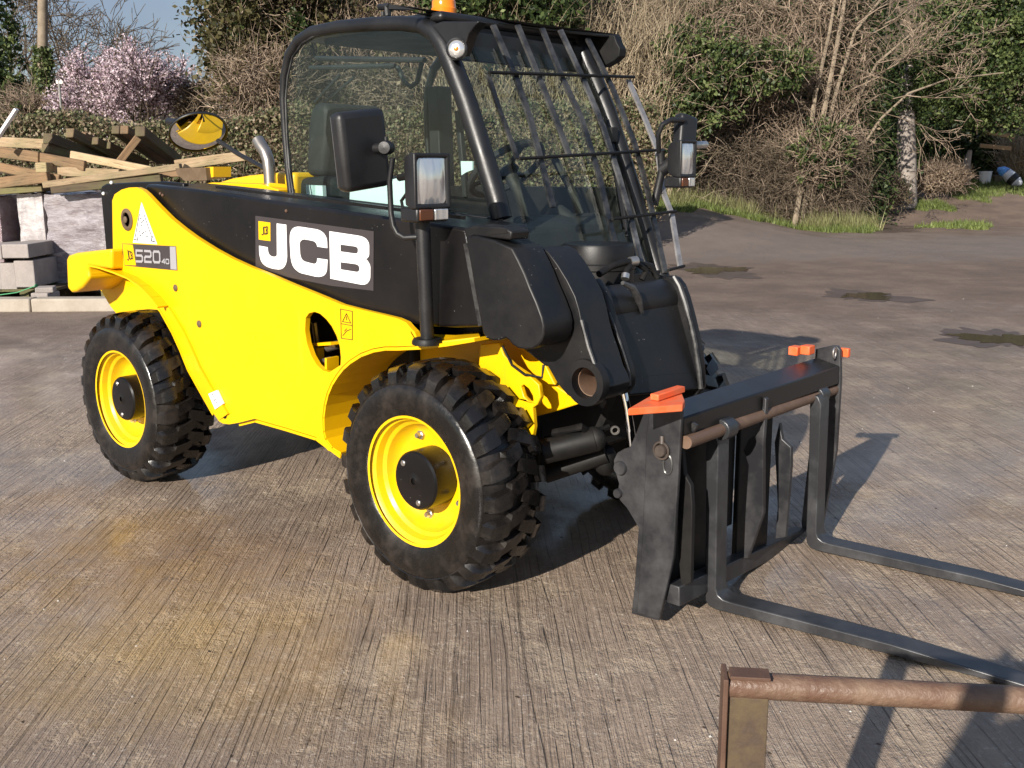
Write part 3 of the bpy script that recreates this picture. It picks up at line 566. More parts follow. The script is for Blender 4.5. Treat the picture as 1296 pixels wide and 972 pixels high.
# evergreen over the dark gap on the right
leafy('evergreen_tree', 'large ivy-clad evergreen hanging over the right corner', 'tree', PD(1268, 60, 29.5), (2.5, 1.6, 2.3), 520, 60, [('ivy', .62), ('ivydark', .38)], .06, 61, None, pw=.35)
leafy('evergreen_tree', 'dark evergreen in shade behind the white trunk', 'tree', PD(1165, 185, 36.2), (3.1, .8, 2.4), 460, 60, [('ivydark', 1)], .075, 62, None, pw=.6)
leafy('evergreen_tree', 'green shrub behind the white bucket', 'bush', PD(1265, 180, 37.2), (2.7, .6, 1.5), 200, 50, [('ivy', .5), ('ivydark', .5)], .065, 63, None)
b0 = PD(1146, 252, 29.6); b1 = PD(1146, 140, 29.6); b0[2] -= .25
wt = root('dead_tree', b0, 'thick white barkless trunk standing in the dark gap', 'tree'); MB().tube([b0, b0*.5+b1*.5+np.array((.03, 0, 0)), b1, b1+np.array((-.05, .05, 1.2))], [.33, .27, .24, .15], 10).build('trunk', M['whitebark'], wt)
n = 3200; ang = q.uniform(0, 6.28, n); tt = q.uniform(.35, 1.5, n); rr = .27+np.abs(q.normal(0, .12, n)); pts = b0+(b1-b0)*tt[:, None]+np.stack([np.cos(ang)*rr, np.sin(ang)*rr, 0*rr], 1)
side = (pts-b0)@(-FH); pts = pts[(side < .1) | (tt > 1.0)]; leaves('ivy', M['ivydark'], pts, .06, wt, seed=64)
b0 = PD(1223, 222, 33); wt = root('dead_tree', b0, 'thin broken white stump left of the bucket', 'tree stump'); MB().tube([b0-np.array((0, 0, .3)), PD(1224, 205, 33), PD(1228, 190, 33)], [.14, .12, .06], 7).build('trunk', M['whitebark'], wt)
leafy('dead_bracken', 'rust brown dead bracken below the white trunk', 'bracken', PD(1188, 226, 31), (1.0, .5, .4), 70, 30, [('beech', 1)], .05, 65, twn=2500, twm='twig', twl=.5, pw=.6)
leafy('dead_bracken', 'dark dead bracken at the corner of the bank', 'bracken', PD(1120, 245, 28.5), (.75, .5, .5), 40, 30, [('ivydark', .6), ('beech', .4)], .05, 66, twn=1200, twm='twigdark', twl=.5, pw=.6)
n = 1500; b0 = inbox(n, sx(1266, 35), sx(1335, 35), 34.8, 35.8, .9, 1.5, q); a_, c_, ra, rb = curve_stems(b0, q.normal(size=(n, 3))*.3+np.array((0, 0, 1)), q.uniform(.8, 2.0, n), .013, q, 4, .35, .2)
rt = root('dry_reed_clump', PD(1296, 232, 35), 'tall dry reed clump at the right edge', 'reeds'); twigs('stem_mass', M['straw'], a_, c_, ra, rb, rt)
# rails, bucket, sack
for i, (x0, y0, x1, y1) in enumerate([(1246, 167, 1284, 173), (1240, 184, 1280, 188)]):
    MB().bar(PD(x0, y0, 32.2), PD(x1, y1, 32.0), .06, .12).build('fence_rail', M['palewood'], smooth=0, bevel=.01); o = bpy.context.scene.objects[-1]
rails = [o for o in COL.objects if o.name.startswith('fence_rail')]
props(rails[0], 'upper weathered rail among the reeds at right', 'fence rail', 'rails by the reeds'); props(rails[1], 'lower weathered rail just above the bucket', 'fence rail', 'rails by the reeds')
c = PD(1246, 234, 34); bk = root('bucket', c-np.array((0, 0, .0)), 'white plastic bucket on the grass at right', 'bucket')
MB().lathe([(0, 0), (.15, 0), (.155, .02), (.195, .40), (.21, .41), (.21, .43), (.185, .43), (.145, .03), (0, .03)], c, (0, 0, 1), 20).build('bucket_body', M['white'], bk); MB().tube([c+RH*.2*math.cos(t)+np.array((0, 0, .41-.12*math.sin(t)))-FH*.16*math.sin(t) for t in np.linspace(0, math.pi, 9)], .008, 6).build('handle', M['steel'], bk)
def sack(name, label, path, rads, mat, band):
    b = MB(); b.tube(path, rads, 12); t = root(name, path[0], label, 'sack'); b.build('sack_body', mat, t); 
    b = MB(); b.tube([path[band], path[band+1]], [rads[band]*1.04, rads[band+1]*1.04], 12, cap=False); b.build('print_band', M['ink'], t, fix=False); return t
M['blue'] = paint('blue_sack', (.10, .32, .75), (.3, .45, .75), .4, amt=.4, sc=4); M['sackwhite'] = paint('white_sack', (.62, .64, .70), (.35, .37, .42), .4, amt=.6, sc=4)
sp = [PD(1263, 214, 33.4), PD(1268, 216, 33.3), PD(1274, 219, 33.2), PD(1280, 225, 33.1), PD(1286, 230, 33.0), PD(1292, 233, 33.0)]
st_ = root('plastic_sack', sp[0], 'blue and white plastic sack lying beside the bucket', 'sack')
MB().tube(sp[:3], [.06, .15, .17], 12).build('blue_end', M['blue'], st_); MB().tube(sp[2:], [.17, .2, .19, .08], 12).build('sack_body', M['sackwhite'], st_); MB().tube(sp[3:5], [.205, .195], 12, cap=False).build('print_band', M['ink'], st_, fix=False)
MB().obox(PD(1262, 228, 34.2), (RH, FH, (0, 0, 1)), (.13, .1, .14)).build('timber_offcut', M['oldwood'], smooth=0, bevel=.01); o = COL.objects['timber_offcut']; props(o, 'short timber offcut between bucket and sack', 'timber')
# grass: verge, corner tufts
def grass(name, mat, s0, s1, D0, D1, n, h, label, seed, edge=None):
    q = np.random.default_rng(seed); p = CAM*np.array((1, 1, 0))+q.uniform(s0, s1, n)[:, None]*RH; D = D0+(D1-D0)*q.uniform(0, 1, n)**.8
    if edge: D = D+edge(p, q)
    p = p+D[:, None]*FH; p[:, 2] = gz2((p-CAM)@RH, D)-.01; hh = h*q.uniform(.4, 1.2, n)[:, None]
    w = q.normal(size=(n, 3)); w[:, 2] = 0; w /= np.linalg.norm(w, axis=1)[:, None]; tip = p+hh*(np.array((0, 0, 1.0))+q.normal(size=(n, 3))*.45)
    v = np.stack([p-w*.012, p+w*.012, tip], 1).reshape(-1, 3); return props(nmesh(name, v, np.arange(3*n).reshape(n, 3), mat, origin=np.zeros(3), tone=q.uniform(0, 1, n)), label, kind='stuff')
wav = lambda p, q: .5*np.sin((p@RH)*1.3)+.35*np.sin((p@RH)*3.1+.5)+.25*np.sin((p@RH)*7.7)
grass('verge_grass', M['grass'], sx(800, 26), sx(1080, 26), 24.2, 26.6, 34000, .12, 'green grass verge along the mud lane', 71, wav)
grass('dead_grass', M['deadgrass'], sx(830, 26), sx(1090, 26), 24.9, 26.4, 20000, .27, 'bleached dead grass on top of the verge', 72, wav)
grass('corner_grass', M['grass'], sx(1090, 30), sx(1190, 30), 29.0, 30.6, 9000, .09, 'bright grass patch under the white trunk', 73, wav)
grass('corner_grass', M['grass'], sx(1170, 33), sx(1330, 33), 31.2, 34.4, 16000, .09, 'bright grass strip around the bucket', 74, wav)
q9 = np.random.default_rng(75); n = 5000; th = q9.uniform(0, 6.28, n); rr = q9.uniform(0, 1, n)**.8*(1+.3*np.sin(3*th)+.2*np.sin(7*th+1)); c0 = SD(sx(1218, 26), 26.3, 0)
p = c0+RH*(1.0*rr*np.cos(th))[:, None]+FH*(1.1*rr*np.sin(th)+.8*rr*np.cos(th))[:, None]; tip = p+.075*q9.uniform(.2, 1.3, n)[:, None]*(np.array((0, 0, 1.))+q9.normal(size=(n, 3))*.5); w = q9.normal(size=(n, 3))*.012; w[:, 2] = 0
props(nmesh('grass_tuft', np.stack([p-w, p+w, tip], 1).reshape(-1, 3), np.arange(3*n).reshape(n, 3), M['grass'], origin=np.zeros(3), tone=q9.uniform(0, 1, n)), 'grass island in the muddy track at right', kind='stuff')
# gravel and litter on the yard
def litter(name, mat, n, size, s0, s1, D0, D1, label, seed, asp=.7, lift=.3):
    q = np.random.default_rng(seed); D = D0+(D1-D0)*q.uniform(0, 1, n)**1.2; s = q.uniform(-.62, .62, n)*(D+.5) if s0 is None else q.uniform(s0, s1, n)
    c = CAM*np.array((1, 1, 0))+s[:, None]*RH+D[:, None]*FH; sz = size*q.uniform(.4, 1.5, n)[:, None]; A = q.normal(size=(n, 4, 3))*np.array((1, 1, .0)); V = []
    ang = q.uniform(0, 6.28, n)
    for k in range(4):
        a = ang+k*math.pi/2+q.normal(0, .3, n); V.append(c+sz*np.stack([np.cos(a), np.sin(a)*asp, 0*a+.0], 1))
    V.append(c+np.stack([0*ang, 0*ang, sz[:, 0]*lift*2], 1)); v = np.stack(V, 1).reshape(-1, 3); v[:, 2] += gz2((v-CAM)@RH, (v-CAM)@FH)-.0
    b = np.arange(n)[:, None]*5; f = np.concatenate([b+np.array([[k, (k+1) % 4, 4]]) for k in range(4)], 0); return props(nmesh(name, v, f, mat, origin=np.zeros(3), tone=np.tile(q.uniform(0, 1, n), 4)), label, kind='stuff')
M['grit'] = leafmat('pale_grit', (.30, .26, .22), (.75, .70, .64), 0, .3); M['darkgrit'] = leafmat('dark_grit', (.03, .022, .016), (.12, .085, .06), 0, .3)
litter('grit', M['grit'], 420, .0045, None, None, 1.6, 22, 'pale grit scattered over the yard', 81, .8, .4)
litter('mud_crumbs', M['darkgrit'], 1300, .006, None, None, 1.6, 20, 'dark mud crumbs and leaf bits on the yard', 82, .6, .2)
# ------------------------------------------------------------------ timber, blocks and packs on the left
def beam(px0, D0, px1, D1, h, label, mat='wood', w=None, drop=0):
    a, c = PD(*px0, D0), PD(*px1, D1); hh = h*((D0+D1)/2)/FPX; b = MB(); mid = (a+c)/2; d = c-a; L = np.linalg.norm(d); d /= L
    # built along its own x axis so that the grain follows the timber
    zax = np.array((0, 0, 1.0)); y = np.cross(zax, d); y /= np.linalg.norm(y); z = np.cross(d, y); ww = w or hh
    b.box((-L/2, -ww/2, -hh/2), (L/2, ww/2, hh/2)); o = b.build('timber_beam', M[mat], None, origin=(0, 0, 0), smooth=0, bevel=.006, seg=1)
    o.matrix_world = Matrix(((d[0], y[0], z[0], mid[0]), (d[1], y[1], z[1], mid[1]), (d[2], y[2], z[2], mid[2]), (0, 0, 0, 1)))
    return props(o, label, 'timber', 'timbers heaped on the paving packs')
beam((-12, 179), 13.2, (70, 183), 12.9, 12, 'pale plank at the back left of the heap under the white pole', 'palewood')
beam((60, 175), 12.5, (132, 203), 13.6, 12, 'dark square beam whose end juts up left of the thin post', 'oldwood')
beam((78, 184), 12.9, (135, 206), 13.5, 10, 'short dark beam end tucked beside the jutting beam', 'oldwood')
beam((88, 168), 12.9, (160, 205), 13.9, 11, 'mossy-ended beam sloping down below the thin post', 'oldwood')
beam((104, 172), 13.1, (172, 206), 14.0, 9, 'third sloping beam, in front of the cherry', 'wood')
beam((120, 178), 13.0, (178, 208), 13.8, 9, 'narrow sloping beam between the cherry and the brace', 'oldwood')
beam((136, 184), 13.1, (186, 207), 13.8, 8, 'thin greenish batten low in the sloping row', 'oldwood')
beam((146, 164), 13.0, (204, 203), 14.1, 10, 'fourth sloping beam, behind the short brace', 'oldwood')
beam((157, 164), 12.9, (212, 203), 14.1, 10, 'sloping beam with a pale sawn end at the top of the heap', 'wood')
beam((177, 166), 12.8, (224, 203), 14.0, 12, 'rightmost and longest sloping beam below the round mirror', 'oldwood')
beam((175, 174), 12.5, (151, 205), 12.4, 9, 'short pale brace leaning the other way across the slope', 'wood', .05)
beam((-12, 191), 12.3, (50, 199), 12.25, 13, 'broad light brown plank at the left edge', 'wood', .06)
beam((44, 198), 12.28, (108, 210), 12.2, 12, 'light brown plank end continuing the broad left plank', 'wood', .06)
beam((90, 196), 12.4, (192, 216), 12.3, 10, 'pale sawn plank lying below the sloping beams', 'palewood', .06)
beam((57, 187), 12.5, (90, 196), 12.9, 11, 'dark stub behind the broad plank', 'oldwood')
beam((52, 212), 12.2, (66, 212), 12.2, 12, 'short upright sawn end under the broad plank', 'palewood', .3)
beam((-12, 209), 12.15, (76, 227), 12.1, 11, 'sloping orange brown plank at lower left', 'wood', .06)
beam((74, 217), 12.2, (152, 220), 12.3, 11, 'squat beam in the middle of the heap', 'palewood')
beam((-12, 233), 12.1, (62, 224), 12.0, 13, 'lowest pale plank at the left edge', 'wood', .08)
beam((56, 234), 11.95, (229, 211), 11.9, 8, 'long pale plank reaching to the round mirror', 'palewood', .1)
beam((66, 239), 11.95, (205, 226), 11.95, 12, 'mossy beam directly under the long pale plank', 'oldwood', .1)
beam((150, 220), 12.6, (232, 219), 12.6, 9, 'brown beam behind the long pale plank', 'wood', .1)
beam((222, 209), 13.2, (312, 197), 13.3, 12, 'pale beam sticking out to the right beyond the round mirror', 'palewood', .08)
beam((-12, 243), 12.2, (60, 238), 12.2, 8, 'dark bearer under the heap at the left edge', 'oldwood', .3)
a, c = PD(-8, 182, 12.0), PD(21, 138, 12.0)
b = MB(); b.bar(a, c, .03, .075, up=FH); o = b.build('white_board', M['white'], smooth=0, bevel=.004); props(o, 'narrow white board propped upright at the left edge', 'board')
# shrink-wrapped packs of paving
def pack(s0, s1, D0, D1, ztop, mat, label, seed):
    b = MB(); q = np.random.default_rng(seed); nx, nz_, ny = 14, 14, 8; bm = bmesh.new(); bmesh.ops.create_cube(bm, size=1); bmesh.ops.subdivide_edges(bm, edges=bm.edges, cuts=15, use_grid_fill=True)
    bm.normal_update()
    import mathutils.noise as mn
    for v in bm.verts:
        k = mn.noise(Vector((v.co.x*3+seed*7, v.co.y*5, v.co.z*6)))*.034+mn.noise(Vector((v.co.x*9, v.co.y*9+seed, v.co.z*14)))*.024
        v.co += v.normal*k
    vs = []; 
    for v in bm.verts:
        vs.append(SD((s0+s1)/2+v.co.x*(s1-s0), (D0+D1)/2+v.co.y*(D1-D0), .12+(v.co.z+.5)*(ztop-.12)))
    fs = [tuple(v.index for v in f.verts) for f in bm.faces]; bm.free()
    t = root('paving_pack', SD((s0+s1)/2, (D0+D1)/2, 0), label, 'pack', 'shrink-wrapped paving packs')
    b.add(vs, fs); b.build('wrapping', mat, t, smooth=60)
    p = MB()
    for k in range(3): p.obox(SD(s0+.1+(s1-s0-.2)*k/2, (D0+D1)/2, .06), (RH, FH, (0, 0, 1)), (.05, (D1-D0)/2, .058))
    p.build('pallet_bearers', M['oldwood'], t, smooth=0); return t
pk = lambda px, D: (px-648)/1309*D
pack(pk(-100, 12.1), pk(14, 12.1), 12.0, 13.0, 1.20, M['wrapred'], 'reddish wrapped paving pack at the left edge', 1)
pack(pk(40, 12.3), pk(71, 12.3), 12.15, 13.0, 1.23, M['wrapwhite'], 'narrow white wrapped pack between the two larger packs', 2)
pack(pk(73, 12.25), pk(205, 12.25), 12.1, 13.0, 1.22, M['wrap'], 'large grey wrapped pack behind the yellow rear end', 3)
# concrete blocks
def block(px0, py0, px1, py1, D, dep, label, mat='block', yaw=0):
    a = PD(px0, py1, D); c = PD(px1, py0, D); s0 = (a-CAM)@RH; s1 = (c-CAM)@RH; z0, z1 = a[2], c[2]; b = MB()
    ax = (RH*math.cos(yaw)+FH*math.sin(yaw), FH*math.cos(yaw)-RH*math.sin(yaw), (0, 0, 1)); b.obox(SD((s0+s1)/2, D+dep/2, (z0+z1)/2), ax, ((s1-s0)/2, dep/2, (z1-z0)/2))
    o = b.build('concrete_block', M[mat], smooth=0, bevel=.012); return props(o, label, 'block', 'grey concrete blocks on the pallet')
block(3, 309, 35, 327, 11.45, .95, 'flat grey block lying on top of the upright blocks')
block(-32, 311, 1, 329, 11.45, .95, 'flat grey block cut by the left edge')
block(20, 330, 42, 364, 11.5, .85, 'upright grey block at the right end of its row')
block(2, 333, 18.5, 368, 11.5, .85, 'upright grey block second from the right end of its row')
block(-16, 336, .5, 370, 11.5, .85, 'upright grey block cut by the left edge')
block(42, 364, 63, 371, 11.32, .22, 'small loose brick-sized block, upper of two', yaw=.25)
block(40, 371, 62, 379, 11.30, .26, 'small loose brick-sized block, lower of two', yaw=-.1)
b = MB()
for k in range(2): b.obox(SD(pk(-5+40*k, 11.6), 11.95, .10), (RH, FH, (0, 0, 1)), (.05, .45, .06))
b.obox(SD(pk(15, 11.6), 11.95, .175), (RH, FH, (0, 0, 1)), (.5, .45, .015)); props(b.build('pallet', M['oldwood'], smooth=0), 'dark low pallet under the grey blocks', 'pallet')
b = MB(); pts = [PD(-14, 376, 11.42), PD(0, 373, 11.42), PD(22, 370, 11.42), PD(44, 362, 11.44), PD(58, 358, 11.9), PD(84, 358, 12.4)]
for i in range(len(pts)-1): b.bar(pts[i], pts[i+1], .008, .03, up=FH if i < 3 else (0, 0, 1))
props(b.build('green_strap', M['green'], smooth=0), 'slack green strap hanging round the foot of the blocks', 'strap')

# ------------------------------------------------------------------ rusty steel frame in the foreground
H_ = .80
e0 = P(924, 866, 'z', H_); e1 = P(1296, 886, 'z', H_); dr = (e1-e0)/np.linalg.norm(e1-e0); e2_ = e0+dr*1.6
rf = root('rusty_frame', (e0[0], e0[1], 0), 'rusty steel frame with a pipe top rail in the lower right foreground', 'steel frame')
MB().tube([e0-dr*.003, e0+dr*.7, e2_], .0178, 18).build('top_rail', M['rustpipe'], rf)
prp = np.array((-dr[1], dr[0], 0))
for k, ee in enumerate((e0, e2_)):
    b = MB(); z1 = H_+.018; c0 = np.array((ee[0], ee[1], 0))
    b.slab([c0-dr*.004-prp*.024, c0-dr*.004+prp*.024, c0-dr*.004+prp*.024+np.array((0, 0, z1)), c0-dr*.004-prp*.024+np.array((0, 0, z1))], -dr*.007)
    b.build('angle_flange', M['rust'], rf, smooth=0, bevel=.0015)
    b = MB(); b.slab([c0-dr*.003-prp*.0-prp*.006, c0+dr*.050-prp*.006, c0+dr*.050-prp*.006+np.array((0, 0, H_-.012)), c0-dr*.003-prp*.006+np.array((0, 0, H_-.012))], -prp*.007)
    b.build('upright', M['lichen'], rf, smooth=0, bevel=.0015)
b = MB(); b.slab([e0-dr*.002-prp*.024+np.array((0, 0, .0185)), e0+dr*.05-prp*.024+np.array((0, 0, .0185)), e0+dr*.05+prp*.005+np.array((0, 0, .0185)), e0-dr*.002+prp*.005+np.array((0, 0, .0185))], (0, 0, .005)); b.build('top_plate', M['rust'], rf, smooth=0, bevel=.001)
b = MB(); b.bar(e0*np.array((1, 1, 0))+np.array((0, 0, .06)), e2_*np.array((1, 1, 0))+np.array((0, 0, .06)), .03, .03); b.build('bottom_rail', M['rust'], rf, smooth=0)
# ------------------------------------------------------------------ the telehandler
T = root('telehandler', (-1.0, 0.0, 0.0), 'yellow and black compact telehandler with pallet forks and a glazed cab', 'telehandler')
YP, YB = -.66, -.62
px_arc = lambda *a: list(a)
# chassis side panel with its two wheel arches and an inspection hole
side = [(142, 254), (145, 246), (154, 240), (163, 237.5), (173, 237), (180, 240), (186, 245), (200, 260), (216, 276), (232, 289), (247, 300), (270, 314.5), (293, 327), (317, 338), (340, 347), (370, 360), (400, 372), (432, 385.5), (457, 392), (485, 398.5), (503, 403), (514, 408), (519, 414), (525, 420), (531, 437),
        (518, 438), (503, 438.5), (487, 438.5), (472, 441), (456, 447), (442, 456), (433, 464), (426, 473), (419, 484), (413.5, 497), (410, 511), (408, 527), (408.5, 545), (411, 556), (420, 568), (431, 576), (415, 570),
        (400, 553), (361, 541), (322, 530), (302, 535), (290, 537), (282, 536), (277, 533), (270, 523), (261, 508), (253, 493), (245, 479), (238, 466), (233, 454), (228, 441), (223, 430), (218, 419), (210.5, 405), (203, 392), (191, 376), (179, 362), (170, 354.5), (160.5, 348), (152, 343), (143.5, 340)]
hole = [(387, 402), (391, 396.5), (398, 394.5), (405, 397), (413, 404), (420, 413), (426, 425), (430, 438), (431.5, 452), (431, 462), (425, 466), (417, 471), (409, 469), (401, 462), (394, 450), (388.5, 434), (386, 418)]
sp_ = MB().pslab(side, YP, .022, [hole]).build('side_panel', M['yellow'], T, smooth=30)
b = MB(); eo = [(203, 392), (218, 419), (228, 441), (238, 466), (253, 493), (270, 523), (277, 532)]; ei = [(213, 389), (231, 418), (242, 441), (252, 464), (266, 489), (282, 514), (288, 524)]
L_ = [P(a, c, 'y', YP-.0015) for a, c in eo]; K_ = [P(a, c, 'y', YP-.011) for a, c in ei]; J_ = [P(a+2.2, c-1, 'y', YP-.001) for a, c in ei]; m_ = len(eo); b.add(L_+K_+J_, [(i, i+1, m_+i+1, m_+i) for i in range(m_-1)]+[(m_+i, m_+i+1, 2*m_+i+1, 2*m_+i) for i in range(m_-1)]); b.build('arch_lip', M['yellow'], T, smooth=60)
# flange returns of the arches and of the lower edge: sheet metal turned inwards
def flange(px, y0, dep, name, mat, th=.012, parent=T):
    b = MB(); pts = [P(a, c, 'y', y0) for a, c in px]
    for p, r_ in zip(pts[:-1], pts[1:]):
        d = r_-p; nrm = np.cross(d, (0, 1, 0)); nrm = nrm/np.linalg.norm(nrm)*th; b.slab([p, r_, r_+np.array((0, dep, 0)), p+np.array((0, dep, 0))], nrm)
    return b.build(name, mat, parent, smooth=50)
flange([(600, 428), (565, 434), (531, 438), (503, 439.5), (487, 439.5), (472, 442), (456, 448), (442, 457), (433, 465), (426, 474), (419, 485), (413.5, 498), (410, 512), (408, 528), (408.5, 546), (411, 557), (420, 569), (431, 576)], YP+.004, .36, 'front_arch_liner', M['yellow'])
flange([(270, 524), (253, 494), (238, 467), (228, 442), (218, 420), (203, 393), (179, 363), (160.5, 349)], YP+.023, .05, 'rear_arch_liner', M['yellow'])
flange([(431, 577), (400, 554), (361, 542), (322, 531), (302, 536)], YP+.023, .03, 'bottom_flange', M['yellow'])
# dark space behind the inspection hole, with what one sees in it
p0 = P(408, 432, 'y', YP+.2)
MB().box((p0[0]-.26, YP+.19, p0[2]-.22), (p0[0]+.26, YP+.21, p0[2]+.24)).build('inner_bulkhead', M['under'], T, smooth=0)
b = MB(); b.bar(P(396, 436, 'y', YP+.10), P(426, 434, 'y', YP+.06), .05, .012); b.bar(P(405, 440, 'y', YP+.09), P(406, 470, 'y', YP+.09), .03, .012); b.bar(P(420, 452, 'y', YP+.05), P(420, 470, 'y', YP+.05), .06, .012); build_each(b, 'valve_bracket', M['yellow'], T, smooth=0)
b = MB(); b.tube([P(415, 440, 'y', YP+.09), P(428, 436, 'y', YP+.09)], .018, 10); b.tube([P(408, 458, 'y', YP+.06), P(418, 455, 'y', YP+.06)], .013, 10); b.tube([P(398, 408, 'y', YP+.12), P(404, 455, 'y', YP+.14)], .012, 8); build_each(b, 'hydraulic_valve', M['steel'], T)
# fender top lip running forward from the panel
b = MB(); b.slab([P(519, 416, 'y', YP), P(531, 436, 'y', YP), P(608, 426, 'y', -.60), P(606, 420, 'y', -.50), P(560, 424, 'y', -.42)], (0, 0, -.014)); b.build('fender_top', M['yellow'], T, bevel=.003)
# front chassis: inner side plate in shade, lit bracket with its slotted eye
MB().pslab([(560, 432), (612, 430), (655, 428), (690, 462), (703, 488), (736, 510), (705, 520), (672, 529), (600, 545), (520, 560), (440, 560), (440, 470), (500, 440)], -.36, .03).build('inner_chassis_plate', M['yellow'], T, bevel=.004)
br = [(608, 436), (632, 434), (638, 450), (650, 462), (668, 474), (682, 487), (684, 503), (680, 512), (674, 516), (676, 540), (672, 562), (668, 570), (655, 566), (650, 530), (640, 505), (628, 498), (618, 486), (604, 480)]
ey = [(659, 489), (663, 487), (669, 492), (674, 501), (675, 508), (669, 508), (663, 502)]
MB().pslab(br, -.50, .02, [ey]).build('arch_bracket', M['yellow'], T, bevel=.003)
b = MB(); b.tube([P(636, 438, 'y', -.49), P(648, 462, 'y', -.50), P(664, 474, 'y', -.51), P(686, 478, 'y', -.47), P(688, 462, 'y', -.45)], .005, 6); b.build('cable', M['under'], T)
# rear: black backing plate, counterweight, rear arch sheet
MB().pslab([(127, 241), (128.5, 235.5), (134, 232.5), (172, 230.5), (206, 229.5), (232, 232), (232, 262), (190, 290), (150, 331), (143.5, 333), (137.5, 331), (134, 318)], YB+.07, .03).build('backing_plate', M['boomblack'], T, bevel=.006)
b = MB()
for c in ((141, 230.2), (131, 244), (137.5, 321)): b.sphere(P(c[0], c[1]+1, 'y', YB+.066), .009, 8, 6)
build_each(b, 'plate_bolt', M['white'], T)
b = MB(); b.slab([P(a, c, 'y', -.72) for a, c in [(83.5, 328), (86, 323), (95, 320), (120, 317), (140.5, 315), (141, 341), (135, 340), (112, 336.5), (111, 343), (113, 352), (104, 364), (96, 369.5), (90, 370.5), (85, 365)]], (0, 1.40, 0)); b.build('counterweight', M['yellow'], T, bevel=.022, seg=3)
flange([(111, 337), (125, 340), (143, 346), (160, 353), (176, 364), (190, 378), (199, 390)], -.715, .12, 'rear_fender_lip', M['yellow'], .008)
MB().slab([P(a, c, 'y', -.52) for a, c in [(108, 348), (150, 348), (190, 372), (204, 398), (150, 400), (140, 388), (128, 368)]], (0, .05, 0)).build('rear_arch_sheet', M['yellow'], T)
b = MB(); b.lathe([(0, -.02), (.052, -.02), (.052, 0), (.046, .003), (.034, .003), (.032, -.004), (0, -.004)], P(160, 278, 'y', YP-.004), (0, -1, 0), 28); b.build('pivot_pin', M['pinbrown'], T)
b = MB(); 
for c in ((158.5, 278), (222, 364.5), (252, 410)): b.lathe([(0, -.012), (.016, -.012), (.016, .002), (.010, .006), (0, .006)], P(*c, 'y', YP-.002), (0, -1, 0), 14)
build_each(b, 'panel_bolt', M['pinbrown'], T)
b = MB(); b.lathe([(0, -.01), (.018, -.01), (.018, .001), (0, .001)], P(284, 525, 'y', YP-.001), (0, -1, 0), 18); b.build('jacking_hole', M['under'], T)
# main hull between the sides, floor, axles: seen only in glimpses and from other angles
MB().box((-1.34, -.62, .432), (-.66, -.41, .50)).build('belly_plate', M['under'], T, bevel=.004)
MB().box((-2.35, -.40, .365), (-.38, .612, 1.12)).build('chassis_hull', M['under'], T, bevel=.02)
MB().slab([P(x_, y_, 'y', YP)*np.array((1, 0, 1))+np.array((0, .62, 0)) for x_, y_ in [(142, 254), (173, 240), (247, 302), (340, 349), (457, 394), (519, 416), (440, 460), (410, 520), (400, 553), (302, 535), (277, 533), (228, 441), (179, 362), (145, 335)]], (0, .03, 0)).build('far_side_panel', M['yellow'], T)
b = MB(); b.tube([(0, -.5, .41), (0, .5, .41)], .075, 14); b.tube([(-2.035, -.5, .41), (-2.035, .5, .41)], .075, 14); b.sphere((0, .05, .41), .15); b.sphere((-2.035, .05, .41), .15); b.build('axle', M['under'], T)
b = MB(); b.box((.02, -.34, .40), (.22, .40, .72)); b.box((-.4, -.34, .36), (.12, .40, .62)); build_each(b, 'front_chassis', M['under'], T, bevel=.015)
b = MB(); b.tube([P(688, 572, 'y', -.42), P(752, 556, 'y', -.30)], .045, 14); b.tube([P(690, 600, 'y', -.33), P(768, 574, 'y', -.22)], .035, 12); b.sphere(P(752, 556, 'y', -.30), .046, sc=(1, .8, 1)); b.sphere(P(766, 582, 'y', -.20), .045, sc=(1, 1, 1.3)); b.tube([P(700, 548, 'y', -.36), P(735, 540, 'y', -.36), P(765, 560, 'y', -.2)], .014, 8); b.tube([P(690, 556, 'y', -.33), P(742, 552, 'y', -.30), P(770, 540, 'y', -.2)], .012, 8); b.build('steering_cylinder', M['under'], T)
b = MB(); b.lathe([(.010, 0), (.016, 0), (.016, .01), (.010, .01)], P(778, 544, 'y', -.30), (.7, -.7, 0), 14); build_each(b, 'hose_fitting', M['steel'], T)

# ---- boom and its lettering
bo = [(183, 236), (186, 233), (222, 236.5), (260, 241), (365, 257), (480, 273), (590, 289), (609, 414), (575, 415), (540, 413), (500, 408), (440, 400), (380, 392), (330, 370), (250, 330), (190, 300)]
BM_ = MB(); BM_.slab([P(a, c, 'y', YB) for a, c in bo], (0, .32, 0)); boom = BM_.build('boom', M['boomblack'], T, bevel=.012, seg=3)
b = MB(); b.bar(P(262, 243, 'y', YB-.004)+np.array((0, .05, .02)), P(575, 284, 'y', YB-.004)+np.array((0, .05, .02)), .012, .012); b.build('boom_top_seam', M['boomblack'], boom)
b = MB()
for c in ((362.5, 267), (203, 245), (206, 247)): b.sphere(P(*c, 'y', YB-.001), .007, 8, 6)
build_each(b, 'rusty_bolt', M['rust'], boom)
Z5 = lambda L: [(300+a*.15432, 260+c*.15432) for a, c in L]
YD = YB-.0015
MB().pslab(Z5([(150, 85), (1120, 212), (1118, 700), (780, 660), (420, 590), (152, 500)]), YD, .0012).build('decal_panel', M['decal'], T, smooth=0)
J = [(325, 148), (403, 158), (410, 420), (407, 455), (400, 480), (390, 500), (375, 515), (358, 523), (340, 525), (310, 522), (280, 515), (250, 505), (225, 490), (207, 472), (195, 450), (187, 420), (182, 390), (180, 330), (250, 343), (253, 375), (258, 392), (265, 405), (276, 414), (290, 420), (308, 421), (320, 418), (326, 410), (327, 400)]
